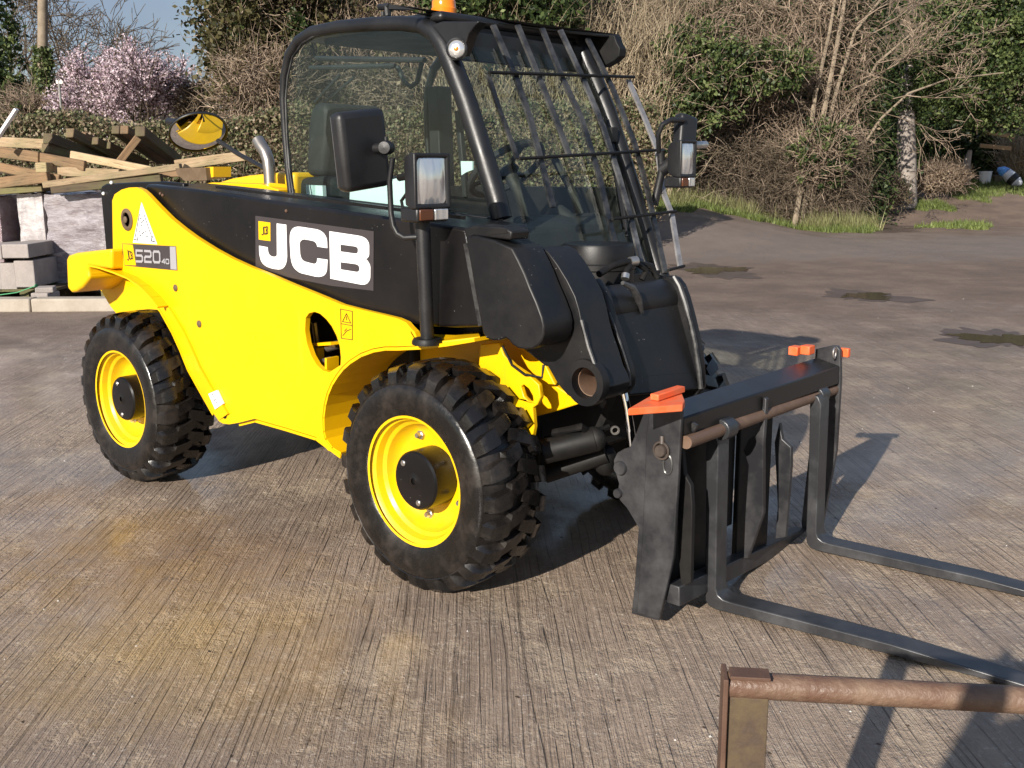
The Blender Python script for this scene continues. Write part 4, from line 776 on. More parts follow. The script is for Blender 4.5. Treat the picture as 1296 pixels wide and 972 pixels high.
C_ = [(740, 350), (738, 300), (735, 273), (725, 250), (712, 230), (695, 215), (675, 203), (650, 195), (520, 175), (495, 174), (475, 178), (458, 188), (448, 200), (438, 220), (433, 245), (432, 300), (440, 430), (446, 463), (455, 490), (468, 513), (485, 530), (505, 546), (530, 557), (640, 583), (668, 586), (690, 583), (708, 577), (720, 568), (731, 551), (737, 530), (742, 445), (658, 433), (657, 448), (655, 460), (649, 472), (640, 478), (626, 479), (610, 475), (555, 460), (540, 451), (530, 440), (522, 422), (517, 400), (512, 320), (516, 300), (525, 288), (538, 280), (555, 278), (610, 288), (628, 293), (640, 300), (650, 312), (655, 325), (658, 338)]
B_ = [(757, 212), (990, 247), (1018, 253), (1040, 262), (1058, 274), (1070, 290), (1079, 308), (1083, 330), (1083, 400), (1081, 414), (1075, 425), (1066, 434), (1055, 440), (1069, 453), (1080, 470), (1089, 488), (1093, 510), (1092, 590), (1088, 609), (1080, 625), (1067, 640), (1050, 648), (1030, 650), (1010, 648), (765, 600)]
h1 = [(847, 320), (960, 335), (975, 338), (985, 345), (991, 354), (992, 365), (991, 380), (988, 390), (980, 394), (970, 395), (848, 378)]; h2 = [(848, 465), (965, 480), (982, 484), (995, 492), (1002, 503), (1003, 515), (1003, 530), (998, 540), (988, 545), (975, 545), (850, 525)]
for L, hs2 in ((J, ()), (C_, ()), (B_, (h1, h2))): MB().pslab(Z5(L), YD-.0015, .0014, [Z5(h) for h in hs2]).build('letter', M['white'], T, smooth=0)
def quadmap(cs, y):
    w = [P(a, c, 'y', y) for a, c in cs]                 # corners: top left, top right, bottom right, bottom left
    return lambda u, v: (w[0]*(1-u)+w[1]*u)*(1-v)+(w[3]*(1-u)+w[2]*u)*v
def strokes(name, qm, lines, wd, mat, parent, th=.0012):
    b = MB()
    for ln in lines:
        pts = [qm(*p) for p in ln]
        for i in range(len(pts)-1):
            d = pts[i+1]-pts[i]; L = np.linalg.norm(d); d = d/L; sdv = np.cross(d, (0, 1, 0)); sdv /= np.linalg.norm(sdv); e = d*wd*.45
            b.slab([pts[i]-e+sdv*wd/2, pts[i+1]+e+sdv*wd/2, pts[i+1]+e-sdv*wd/2, pts[i]-e-sdv*wd/2], (0, -th*(1+.12*(i % 3)), 0))
    return b.build(name, mat, parent, smooth=0)
JCB = [[(.32, .0), (.32, .85), (.2, 1), (.05, .9)], [(.62, .1), (.5, 0), (.42, .15), (.42, .85), (.5, 1), (.62, .9)], [(.72, 0), (.72, 1), (.9, .95), (.95, .75), (.85, .5), (.95, .25), (.9, .05), (.72, 0)], [(.72, .5), (.85, .5)]]
tag = MB().pslab(Z5([(175, 128), (272, 141), (273, 293), (178, 280)]), YD-.0012, .001).build('logo_tag', M['yellow'], T, smooth=0)
strokes('logo_letters', quadmap(Z5([(198, 180), (256, 172), (256, 232), (202, 244)]), YD-.0014), JCB, .0042, M['ink'], tag)
# model plate
Zp = lambda L: [(130+a*.1338, 220+c*.1338) for a, c in L]
plate = MB().pslab(Zp([(180, 658), (692, 685), (706, 915), (205, 868)]), YP-.0015, .0013).build('number_plate', M['decal'], T, smooth=0)
MB().pslab(Zp([(187, 663), (283, 671), (314, 866), (208, 862)]), YP-.0028, .0012).build('logo_tag', M['yellow'], plate, smooth=0)
strokes('logo_letters', quadmap(Zp([(215, 712), (282, 745), (292, 800), (232, 822)]), YP-.003), JCB, .0045, M['ink'], plate)
MB().pslab(Zp([(634, 688), (688, 690), (700, 908), (641, 902)]), YP-.0028, .0012).build('silver_strip', M['silver'], plate, smooth=0)
dg = {'5': [[(1, 0), (0, 0), (0, .45), (.85, .45), (1, .58), (1, .88), (.85, 1), (0, 1)]], '2': [[(0, 0), (.85, 0), (1, .12), (1, .4), (.85, .52), (.15, .52), (0, .64), (0, 1), (1, 1)]], '0': [[(.15, 0), (.85, 0), (1, .15), (1, .85), (.85, 1), (.15, 1), (0, .85), (0, .15), (.15, 0)]], '4': [[(.8, 1), (.8, 0), (0, .7), (1, .7)]]}
qm = quadmap(Zp([(318, 725), (545, 738), (548, 838), (320, 828)]), YP-.003)
for i, ch in enumerate('520'): strokes('digit', qm, [[((i*.36+.0)+p[0]*.26, p[1]) for p in ln] for ln in dg[ch]], .0105, M['silver'], plate)
qm = quadmap(Zp([(562, 806), (628, 810), (630, 850), (563, 846)]), YP-.003)
for i, ch in enumerate('40'): strokes('digit', qm, [[(i*.56+p[0]*.42, p[1]) for p in ln] for ln in dg[ch]], .0055, M['silver'], plate)
# stickers
Zt = lambda L: [(100+a*.12346, 210+c*.12346) for a, c in L]
tri = MB().pslab(Zt([(640, 372), (800, 803), (552, 786)]), YP-.0012, .001).build('warning_triangle', M['white'], T, smooth=0)
qm = quadmap(Zt([(560, 380), (790, 380), (790, 790), (560, 780)]), YP-.0014)
strokes('warning_print', qm, [[(.27, .28), (.08, .86)], [(.47, .28), (.83, .88)], [(.03, .93), (.18, .95), (.18, .88)], [(.95, .97), (.78, .95), (.85, .84)], [(.3, .38), (.36, .4)], [(.4, .46), (.46, .44)], [(.33, .5), (.4, .5)], [(.34, .58), (.38, .57)], [(.26, .72), (.3, .7)], [(.5, .7), (.54, .72)], [(.4, .78), (.46, .74)], [(.28, .83), (.33, .82)], [(.58, .84), (.66, .86)]], .0045, M['ink'], tri)
lab = MB().pslab([(263.5, 498.5), (274, 494), (282, 511), (272, 518)], YP-.0130, .010).build('white_label', M['white'], T, smooth=0)
strokes('label_print', quadmap([(264, 499), (274, 495), (281, 511), (272, 517)], YP-.0132), [[(.3, .15), (.5, .1)], [(.4, .3), (.55, .25)], [(.3, .55), (.5, .45), (.6, .55)], [(.4, .75), (.6, .7)]], .003, M['ink'], lab)
qm = quadmap([(431, 391), (446, 394), (446, 430), (432, 428)], YP-.0014)
strokes('warning_outline', qm, [[(0, 0), (1, 0), (1, 1), (0, 1), (0, 0)], [(0, .5), (1, .5)], [(.5, .12), (.85, .42), (.15, .42), (.5, .12)], [(.5, .22), (.5, .34)], [(.15, .9), (.5, .72), (.85, .64)], [(.3, .74), (.5, .64)]], .0022, M['ink'], T)

# ---- boom nose, goose arm, hitch
nose = [(589, 300), (601, 298), (625, 304), (648, 314), (656, 329), (664, 346), (671, 364), (679, 382), (686, 401), (688.5, 412), (688, 423), (685.5, 431), (681, 437), (674, 441.5), (665, 442.5), (656, 441), (649, 437), (644, 431), (640, 428), (631, 431), (622, 431), (615, 428), (611, 422), (604, 385), (597, 345)]
MB().pslab(nose, YB-.012, .15).build('boom_nose', M['black'], T, bevel=.006)
b = MB(); b.slab([P(a, c, 'y', YB-.004) for a, c in [(586, 289), (600, 285), (636, 287), (648, 293), (646, 304), (600, 299), (590, 303)]], (0, .09, 0)); b.build('boom_head', M['black'], T, bevel=.006)
b = MB(); b.slab([P(a, c, 'y', YB-.0065) for a, c in [(614, 292), (640, 290), (642, 295), (617, 297.5)]], (0, .002, 0)); b.build('head_slot', M['under'], T, smooth=0)
b = MB(); b.bar(P(590, 308, 'y', YB-.006), P(609, 412, 'y', YB-.006), .02, .008, up=(0, 1, 0)); b.build('nose_edge', M['barblack'], T)
b = MB(); b.slab([P(a, c, 'y', -.468) for a, c in [(640, 310), (690, 318), (712, 380), (720, 402), (716, 432), (700, 462), (690, 464), (660, 440)]], (0, .06, 0)); b.build('nose_inner_cheek', M['black'], T, bevel=.006)
b = MB()
for c in ((686, 338), (697, 365)): b.tube([P(*c, 'y', -.475), P(*c, 'y', -.462)], .012, 10)
build_each(b, 'nose_bolt', M['under'], T)
arm = [(683, 313), (694, 319), (705, 334), (718, 355), (728, 375), (733, 392), (737, 412), (742, 430), (748, 447), (755, 470), (761, 482), (764, 492), (761, 502), (752, 509), (742, 511), (730, 508), (718, 500), (706, 486), (697, 470), (686, 452), (676, 440), (690, 436), (706, 428), (716, 415), (719, 402), (715, 388), (706, 366), (695, 343), (685, 322)]
eye = [P(742, 484, 'y', -.47)+np.array((.052*math.cos(t), 0, .052*math.sin(t))) for t in np.linspace(0, 2*math.pi, 24, endpoint=False)]
b = MB(); b.slab([P(a, c, 'y', -.47) for a, c in arm], (0, .15, 0), [eye]); b.build('goose_arm', M['black'], T, bevel=.008)
o_ = P(742, 484, 'y', -.47)
b = MB(); b.lathe([(.052, .02), (.052, -.012), (.078, -.012), (.080, -.004), (.080, .02)], o_, (0, 1, 0), 30); b.lathe([(.052, .0), (.050, .15), (.0515, .15), (.0525, .0)], o_, (0, 1, 0), 30); b.build('eye_boss', M['black'], T, smooth=30)
b = MB(); b.lathe([(0, .16), (.050, .16), (.050, .02), (.047, .02), (.047, .15), (0, .15)], o_, (0, 1, 0), 24); b.build('eye_bush', M['brownrod'], T)
b = MB(); b.tube([P(736, 405, 'y', -.474), P(745, 440, 'y', -.474), P(755, 468, 'y', -.474)], .007, 7); b.tube([P(692, 330, 'y', -.471), P(706, 362, 'y', -.471), P(718, 400, 'y', -.471)], .005, 7); build_each(b, 'weld_bead', M['barblack'], T)
# hitch: near cheek, far cheek, roll, front plate
hn = lambda x, y_: P(x, y_, 'y', -.27)
near_ch = [hn(*c) for c in [(752, 352), (766, 372), (771, 394), (778, 412), (784, 428), (790, 448), (796, 466), (798, 478), (797, 489), (792, 497), (785, 500), (772, 498), (755, 480), (740, 440), (728, 400), (728, 370)]]
MB().slab(near_ch, (0, .04, 0)).build('hitch_cheek', M['black'], T, bevel=.010, seg=3)
far_ch = [P(a, c, 'y', .20) for a, c in [(838, 350), (847, 349), (856, 351), (863, 360), (869, 376), (876, 402), (882, 428), (887, 460), (889, 490), (880, 505), (862, 520), (830, 520), (815, 440), (822, 380)]]
MB().slab(far_ch, (0, .035, 0)).build('hitch_cheek', M['black'], T, bevel=.010, seg=3)
b = MB(); b.tube([P(x, y_, 'y', .197) for x, y_ in [(853, 350), (860, 362), (867, 382), (874, 408), (880, 436), (885, 470), (887, 492)]], .010, 8); b.tube([hn(*c)+np.array((0, -.003, 0)) for c in [(771, 396), (778, 414), (785, 434), (792, 456), (797, 474), (797, 488)]], .007, 8); build_each(b, 'weld_bead', M['barblack'], T)
ra_ = P(771, 398, 'y', -.23)+np.array((-.072, 0, .012)); rb_ = P(857, 384, 'y', .2)+np.array((-.072, 0, .012))
MB().tube([ra_, rb_], .076, 26).build('hitch_roll', M['black'], T)
f0 = P(771, 398, 'y', -.23); f1 = P(857, 384, 'y', .2); f2 = P(886, 492, 'y', .2); f3 = P(797, 500, 'y', -.23)
b = MB(); b.slab([f0, f1, f2, f3], (-.03, 0, -.01)); b.build('hitch_plate', M['black'], T, bevel=.004)
b = MB(); b.slab([f3+np.array((-.02, 0, .06)), f2+np.array((-.02, 0, .06)), f2+np.array((-.14, 0, -.16)), f3+np.array((-.14, 0, -.18))], (-.03, 0, 0)); b.build('hitch_lower_plate', M['under'], T)
b = MB(); b.tube([P(x, y_, 'x', .455) for x, y_ in [(788, 358), (800, 364), (808, 378), (813, 396)]], [.008, .013, .014, .006], 8); b.build('hitch_rib', M['barblack'], T)
b = MB(); b.slab([P(a, c, 'y', .02) for a, c in [(834, 462), (838, 470), (838, 494), (822, 496), (826, 484)]], (0, .02, 0)); b.build('hitch_lug', M['barblack'], T)
# hoses behind the hitch, round turret under the windscreen
b = MB(); b.lathe([(.0, .13), (.135, .13), (.14, .12), (.14, .06), (.146, .055), (.146, .035), (.14, .03), (.14, -.25)], P(770, 335, 'y', .12)-np.array((.05, 0, .05)), (0, 0, 1), 28); b.build('turret', M['black'], T)
b = MB(); b.tube([P(758, 347, 'y', -.10), P(774, 337, 'y', -.02), P(790, 332, 'y', .03), P(800, 331, 'y', .07)], .013, 10); b.tube([P(792, 352, 'y', .0), P(793, 342, 'y', .02), P(798, 336, 'y', .05)], .011, 9); b.tube([P(806, 333, 'y', .10), P(818, 342, 'y', .15), P(812, 354, 'y', .13)], .012, 8); b.tube([P(806, 333, 'y', .14), P(824, 337, 'y', .20), P(832, 352, 'y', .22)], .013, 8); build_each(b, 'hose', M['under'], T)
b = MB(); b.tube([P(797, 331.5, 'y', .06), P(806, 330, 'y', .09)], .019, 10); b.tube([P(791, 353, 'y', .0), P(792, 347, 'y', .01)], .016, 10); build_each(b, 'hose_coupling', M['steel'], T)
MB().tube([P(789, 494, 'y', -.24), P(794, 518, 'y', -.24), P(797, 540, 'y', -.24), P(800, 566, 'y', -.24)], [.014, .014, .017, .017], 12).build('tilt_rod', M['chrome'], T)
# ---- wheels: rim is the part, tyre, hub and bolts its sub-parts
def make_wheel(name, origin):
    o = np.array(origin, float); ax = np.array((0, 1.0, 0))          # axis points inwards, outer face at h = 0
    b = MB(); b.lathe([(.226, .012), (.236, .010), (.237, .022), (.226, .030), (.216, .034), (.208, .058), (.196, .068), (.190, .085), (.178, .108), (.160, .120), (.105, .128), (.10, .150), (.20, .165), (.226, .27), (.236, .275), (.23, .28), (.19, .2)], o, ax, 56)
    w = b.build(name, M['rimyellow'], T, origin=o, smooth=30)
    b = MB(); b.lathe([(.228, .016), (.238, .008), (.247, .004), (.262, .001), (.300, -.008), (.330, -.004), (.342, .002), (.345, .005), (.349, .003), (.357, .018), (.374, .040), (.385, .075), (.387, .145), (.385, .215), (.374, .25), (.357, .272), (.345, .285), (.300, .298), (.262, .29), (.238, .28), (.228, .27)], o, ax, 72)
    NL = 24
    for side in (0, 1):
        for i in range(NL):
            t0 = 2*math.pi*(i+.5*side)/NL; secs = []
            for (y, dt, rb, rt, hw) in [(.004, -.03, .345, .356, .026), (.014, -.02, .35, .388, .030), (.034, 0, .36, .404, .036), (.070, .02, .365, .410, .037), (.076, .03, .365, .411, .036), (.080, .075, .365, .411, .035), (.135, .12, .365, .412, .032), (.160, .15, .37, .409, .028)]:
                yy = y if side == 0 else .29-y; ring = []
                for (r, s) in ((rb, -1.25), (rt, -.9), (rt, .9), (rb, 1.25)):
                    a = t0+dt+s*hw*.86/rt; ring.append(o+np.array((r*math.cos(a), yy, r*math.sin(a))))
                secs.append(ring)
            vs = [p for s_ in secs for p in s_]; m = len(secs)
            fs = [(k*4+j, k*4+(j+1) % 4, (k+1)*4+(j+1) % 4, (k+1)*4+j) for k in range(m-1) for j in range(4)]+[(0, 1, 2, 3), tuple((m-1)*4+j for j in (3, 2, 1, 0))]
            b.add(vs, fs)
    b.build('tyre', M['rubber'], w, bevel=0, smooth=32)
    b = MB(); b.lathe([(.0, .022), (.088, .022), (.100, .024), (.106, .031), (.107, .05), (.107, .13)], o, ax, 36); b.lathe([(.012, .016), (.03, .022), (.045, .0225)], o, ax, 16); b.build('hub', M['boomblack'], w, smooth=30)
    MB().lathe([(0, .262), (.17, .262), (.214, .255), (.214, .172), (.12, .168), (0, .168)], o, ax, 32).build('brake_drum', M['under'], w)
    for k in range(5):
        a = 2*math.pi*(k+.25)/5+.45; p = o+np.array((.153*math.cos(a), .125, .153*math.sin(a)))
        MB().lathe([(0, -.028), (.009, -.028), (.011, -.024), (.011, -.012), (.018, -.011), (.020, -.003), (.020, .004)], p, ax, 6).build('bolt', M['steel'], w)
    for k in range(2):
        a = 2.35+k*2.6; p = o+np.array((.078*math.cos(a), .022, .078*math.sin(a))); MB().lathe([(0, -.006), (.008, -.006), (.011, -.003), (.011, .001)], p, ax, 12).build('hub_plug', M['steel'], w)
    return w
w0 = make_wheel('wheel', (0, -.78, .41))
def copy_part(o, loc, rz=0, ry=0):
    c = o.copy(); COL.objects.link(c); c.parent = o.parent; pw = WP[o.parent.name]; c.location = [float(v) for v in (np.array(loc)-pw)]; c.rotation_euler = (0, ry, rz); WP[c.name] = np.array(loc, float)
    for ch in list(o.children):
        d = ch.copy(); COL.objects.link(d); d.parent = c
    return c
copy_part(w0, (-2.035, -.78, .41), 0, .35); copy_part(w0, (0, .78, .41), math.pi, .2); copy_part(w0, (-2.035, .78, .41), math.pi, .5)

# ---- carriage and forks
cp = [(823, 514), (863, 506), (861, 547), (858, 604), (854.6, 660), (852, 705), (843.5, 742), (834, 786), (799, 777), (803, 740), (808, 668), (793, 643), (784, 633), (781.5, 622), (783, 612), (777, 592), (776.5, 582), (781, 573), (790, 568), (797, 566), (806, 545), (814, 524)]
YN, YR = -.46, .766
MB().pslab(cp, YN, .016).build('carriage_side_plate', M['fork'], T, bevel=.003)
cp2 = [(823, 514), (863, 506), (861, 547), (858, 604), (854.6, 660), (852, 705), (843.5, 742), (834, 784), (806, 776), (812, 690), (816, 600), (818, 545)]
MB().pslab(cp2, YN-.010, .0105).build('carriage_side_plate', M['fork'], T, bevel=.003)
MB().pslab([(1035, 441), (1056, 436.5), (1062, 437), (1066, 442), (1066.5, 480), (1061, 570), (1054, 606), (1043, 664), (1022, 690), (1017, 660), (1028, 560)], YR, -.022).build('carriage_side_plate', M['fork'], T, bevel=.003)
b = MB(); pc = P(838, 570, 'y', YN-.012); b.lathe([(0, -.016), (.017, -.016), (.020, -.012), (.020, .002)], pc, (0, 1, 0), 18); b.tube([pc+np.array((.027*math.cos(t), -.006, .027*math.sin(t))) for t in np.linspace(0, 2*math.pi, 25)], .004, 7, cap=False)
b.tube([P(838, 552, 'y', YN-.012), P(838, 562, 'y', YN-.016)], .008, 8); b.build('locking_pin', M['pinsteel'], T)
b = MB(); b.tube([P(845, 588, 'y', YN-.012)+np.array((.016*math.cos(t), 0, .024*math.sin(t)*1.3)) for t in np.linspace(0, 2*math.pi, 21)], .004, 6, cap=False); b.build('slot_edge', M['barblack'], T)
MB().lathe([(0, -.012), (.021, -.012), (.024, -.008), (.024, .0)], P(786, 592, 'y', YN-.0), (0, 1, 0), 18).build('hook_boss', M['fork'], T)
MB().lathe([(0, -.012), (.014, -.012), (.016, -.008), (.016, .0)], P(783, 624, 'y', YN-.0), (0, 1, 0), 14).build('hook_boss', M['fork'], T)
Bn, Bf = P(865, 529, 'y', YN+.016), P(1063, 463, 'y', YR-.023); tw = np.array((-.10, 0, .022)); dn = np.array((.002, 0, -.072))
b = MB(); b.add([Bn+tw, Bn, Bn+dn, Bn+tw+dn, Bf+tw, Bf, Bf+dn, Bf+tw+dn], [(0, 1, 2, 3), (7, 6, 5, 4), (0, 4, 5, 1), (1, 5, 6, 2), (2, 6, 7, 3), (3, 7, 4, 0)]); b.build('carriage_crossbar', M['boomblack'], T, bevel=.005)
MB().tube([P(868, 560, 'y', YN+.017), P(1055, 493, 'y', YR-.023)], .021, 18).build('fork_rod', M['brownrod'], T)
D0_, D1_ = P(860, 743, 'y', YN+.02), P(860, 768, 'y', YN+.02); E0_, E1_ = P(1020, 669, 'y', YR-.03), P(1020, 686, 'y', YR-.03); bk_ = np.array((-.05, 0, 0))
b = MB(); b.add([D0_, D1_, D1_+bk_, D0_+bk_, E0_, E1_, E1_+bk_, E0_+bk_], [(0, 1, 2, 3), (7, 6, 5, 4), (0, 4, 5, 1), (1, 5, 6, 2), (2, 6, 7, 3), (3, 7, 4, 0)]); b.build('carriage_bottom_bar', M['fork'], T, bevel=.004)
def rib(px, y, mat='fork', th=.02): MB().pslab(px, y, th).build('carriage_rib', M[mat], T, bevel=.003)
rib([(966, 503), (970, 505), (966, 560), (966, 650), (946, 707), (941, 707), (943, 650), (947, 589), (941, 570), (947, 557), (955, 551), (961, 545)], .08)
rib([(986, 535), (990, 556), (1001, 566), (1001, 589), (994, 680), (981, 682), (984, 640), (980, 560)], .30)
rib([(862, 560), (866, 600), (874, 614), (876, 640), (874, 738), (862, 744), (858, 700), (858, 600)], -.40, 'under')  # blacker than the other ribs: the side plate's shade put into its colour
xb = D0_[0]-.10
b = MB(); b.box((xb-.02, YN+.03, .06), (xb, .02, .70)); b.box((xb-.02, .10, .06), (xb, .34, .60)); b.box((xb-.06, -.1, .2), (xb-.02, .1, .6)); build_each(b, 'carriage_back_plate', M['under'], T, bevel=.004)
def fork(h_near, d, wid, length, hgt, lean):
    d = np.array((d[0], d[1], d[2]), float); d /= np.linalg.norm(d); pr = np.cross((0, 0, 1), d); pr /= np.linalg.norm(pr); up = np.cross(d, pr); t = .040
    prof = [(-.006, hgt), (.026, hgt), (.040, hgt-.03), (t, .30), (t+.002, .075), (t+.010, .054), (t+.028, t+.003), (.10, t), (.62, t-.004), (length, .012), (length, 0), (.045, 0), (.018, .006), (.004, .024), (0, .06), (0, .30)]
    b = MB(); b.slab([np.array(h_near)+d*a+up*z+np.array((lean*z, 0, 0)) for a, z in prof], pr*wid); return b.build('fork', M['tine'], T, bevel=.004)
h1_ = P(891, 768, 'z', .012); d1_ = P(1266, 870, 'z', .012)-P(926, 781, 'z', .012); fork(h1_, d1_, .085, 1.08, .615, -.015)
h2_ = P(1019, 694, 'z', .012); d2_ = P(1290, 757, 'z', .012)-P(1050, 703, 'z', .012); fork(h2_, d2_, .085, 1.08, .615, -.015)
r0_, r1_ = P(868, 560, 'y', YN+.017), P(1055, 493, 'y', YR-.023)
b = MB()
for cx_, cy_ in ((908, 546), (1028, 502)):
    k = (cx_-868)/(1055-868); c_ = r0_+(r1_-r0_)*(k*1.02); dd = (r1_-r0_)/np.linalg.norm(r1_-r0_); b.tube([c_-dd*.034, c_+dd*.034], .036, 16)
build_each(b, 'fork_eye', M['tine'], T, bevel=.004)
b = MB(); p1 = P(866, 509, 'y', YN); zo = p1[2]+.012
b.slab([P(795, 517, 'z', zo), P(826, 499, 'z', zo), P(846, 492, 'z', zo), P(862, 494, 'z', zo), P(867, 507, 'z', zo), P(864, 512, 'z', zo)], (0, 0, -.022)); b.bar(P(828, 503, 'z', zo+.012), P(862, 492, 'z', zo+.012), .03, .02); build_each(b, 'orange_guide', M['orange'], T, bevel=.003)
b = MB()
for (x0, y0, w_, h_) in ((1007, 443.5, .05, .035), (1022, 442.5, .05, .035), (1069, 446, .022, .035)): b.obox(P(x0, y0, 'y', YR+(-.10 if x0 < 1050 else .03)), ((1, 0, 0), (0, 1, 0), (0, 0, 1)), (.02, w_/2, h_/2))
build_each(b, 'orange_guide', M['orange'], T, bevel=.003)
MB().tube([P(1056, 447, 'y', YR-.05)+np.array((.0, .012*math.cos(t), .02*math.sin(t))) for t in np.linspace(0, 2*math.pi, 17)], .004, 6, cap=False).build('retaining_ring', M['steel'], T)
b = MB(); b.bar(P(876, 545, 'y', YN+.07), P(880, 536, 'y', YN+.07), .01, .02); b.tube([P(905, 540, 'y', -.2), P(907, 530, 'y', -.2)], .011, 8); b.tube([P(1014, 497, 'y', .5), P(1018, 488, 'y', .5)], .012, 8); build_each(b, 'fork_stop', M['barblack'], T)

# ---- cab
YC, YF = -.24, .64
fp = [(370, 256), (365, 215), (361, 170), (358.5, 125), (360, 97), (366, 70), (378, 52), (396, 41), (430, 34.5), (470, 31), (510, 30), (535, 32.5), (551, 42), (562, 58), (573, 83), (591, 130), (613, 200), (629, 252), (635, 277)]
fr_ = [.016, .016, .016, .017, .019, .022, .025, .027, .028, .029, .030, .032, .036, .038, .040, .040, .040, .040, .040]
cabn = [P(a, c, 'y', YC) for a, c in fp]; cabf = [p*np.array((1, 0, 1))+np.array((0, YF, 0)) for p in cabn]
MB().tube(cabn, fr_, 16).build('cab_frame', M['frame'], T)
MB().tube(cabf, fr_, 12).build('cab_frame', M['frame'], T)
b = MB(); p0, p1 = P(370, 248, 'y', YC), P(634, 281, 'y', YC); b.bar(p0, p1, .03, .03); b.bar(p0*np.array((1, 0, 1))+np.array((0, YF, 0)), p1*np.array((1, 0, 1))+np.array((0, YF, 0)), .03, .04); build_each(b, 'window_rail', M['frame'], T, bevel=.005)
def inset(pts, k=.0): return pts
pane = [(372, 250), (366, 212), (363, 170), (361.5, 125), (364, 97), (370, 72), (382, 55), (398, 45), (430, 39), (470, 36), (510, 35.5), (532, 38), (546, 47), (556, 62), (566, 87), (584, 134), (606, 204), (621, 256), (627, 279)]
MB().pslab(pane, YC-.012, .005).build('side_window', M['glass'], T, smooth=0)
edge = [P(a, c, 'y', YC-.015) for a, c in pane[:]]; MB().tube(edge, .0045, 6).build('window_seal', M['steel'] if False else M['barblack'], T)
MB().slab([p*np.array((1, 0, 1))+np.array((0, YF+.02, 0)) for p in [P(a, c, 'y', YC) for a, c in pane]], (0, .005, 0)).build('side_window', M['glass'], T, smooth=0)
# rear window and body of the cab below the glass
B0, T0 = cabn[-1], cabn[13]; R0, R1 = cabn[0], cabn[5]
MB().slab([R0+np.array((.01, .03, 0)), R1+np.array((.01, .03, 0)), R1*np.array((1, 0, 1))+np.array((.01, YF-.03, 0)), R0*np.array((1, 0, 1))+np.array((.01, YF-.03, 0))], (.005, 0, 0)).build('rear_window', M['glass'], T, smooth=0)
b = MB(); x0, x1 = R0[0], B0[0]+.02
b.box((x0, YC+.02, .62), (x0+.03, YF, R0[2])); b.box((x0, YF-.03, .55), (x1-.05, YF+.012, P(470, 234, 'y', YF)[2])); b.box((x0, YC-.0, .55), (x1, YC+.03, 1.27)); b.box((x0, YC, .55), (x1, YF, .60)); b.build('cab_shell', M['frame'], T, smooth=0, bevel=.004)
sl_ = (T0-B0)/(T0[2]-B0[2])
def scr(z, y, off=0.): p = B0+sl_*(z-B0[2]); return np.array((p[0]+off, y, z))
ws = [scr(1.0, YC+.04, .005), scr(1.985, YC+.04, .005), scr(1.985, YF-.0, .005), scr(1.0, YF-.0, .005)]
MB().slab(ws, (-.006, 0, 0)).build('windscreen', M['screen'], T, smooth=0)
b = MB(); b.tube([scr(.95, YF), scr(1.5, YF), scr(2.035, YF)], .040, 12); b.tube([scr(.95, YF+.045, -.02), scr(1.5, YF+.045, -.02), scr(1.98, YF+.045, -.02)], .022, 10); build_each(b, 'windscreen_pillar', M['frame'], T)
b = MB(); b.bar(scr(1.945, YC+.03, -.01), scr(1.945, YF, -.01), .03, .11); b.bar(scr(1.0, YC+.03, -.01), scr(1.0, YF, -.01), .04, .10); build_each(b, 'windscreen_header', M['frame'], T, bevel=.004)
b = MB(); b.box((x0+.05, YC+.06, .60), (scr(1.1, 0)[0]-.30, YF-.05, .66)); b.slab([scr(1.0, YC+.05, -.03), scr(1.25, YC+.05, -.03), scr(1.29, YC+.05, -.20), scr(1.16, YC+.05, -.42), scr(.9, YC+.05, -.40)], (0, YF-YC-.10, 0)); b.build('dashboard', M['dash'], T, bevel=.02, seg=3)
b = MB(); b.tube([scr(1.18, .36, -.12), scr(1.27, .36, -.17), scr(1.30, .37, -.22)], [.035, .03, .03], 10); b.tube([scr(1.15, .56, -.2), scr(1.52, .56, -.3)], .018, 8); b.tube([scr(1.24, .02, -.15)+np.array((0, .09*math.cos(t), .05*math.sin(t))) for t in np.linspace(.2, 2.9, 10)], .006, 6); build_each(b, 'control_lever', M['dash'], T)
# roof, visor, lamp cluster
zr = max(p[2] for p in cabn)
b = MB(); b.box((cabn[6][0]-.02, YC+.01, zr-.03), (T0[0]-.02, YF+.0, zr+.012)); b.build('roof', M['frame'], T, bevel=.02, seg=3)
b = MB(); b.box((cabn[6][0]+.1, YC+.06, zr-.05), (T0[0]-.04, YF-.05, zr-.031)); b.build('headlining', M['dash'], T, smooth=0)
vz = zr+.004
v_ = [P(598, 27, 'z', vz), P(668, 33, 'z', vz-.002), P(785, 43.5, 'z', vz-.004)]
b = MB(); yv1 = v_[2][1]; bx = T0[0]-.10
b.add([(bx, YC+.0, vz+.012), (v_[0][0], v_[0][1], vz+.002), (v_[1][0], v_[1][1], vz+.0), (v_[2][0], v_[2][1], vz-.004), (bx, yv1, vz+.010),
       (bx, YC+.0, vz-.004), (v_[0][0], v_[0][1], vz-.014), (v_[1][0], v_[1][1], vz-.016), (v_[2][0], v_[2][1], vz-.020), (bx, yv1, vz-.006)],
      [(0, 1, 2, 3, 4), (9, 8, 7, 6, 5), (0, 5, 6, 1), (1, 6, 7, 2), (2, 7, 8, 3), (3, 8, 9, 4), (4, 9, 5, 0)]); b.build('visor', M['frame'], T, bevel=.004)
MB().slab([P(a, c, 'y', yv1-.01) for a, c in [(748, 42), (786, 46), (789, 55), (793, 62), (792, 72), (786, 78), (772, 86), (762, 74), (752, 58)]], (0, -.05, 0)).build('visor_bracket', M['under'], T, bevel=.004)
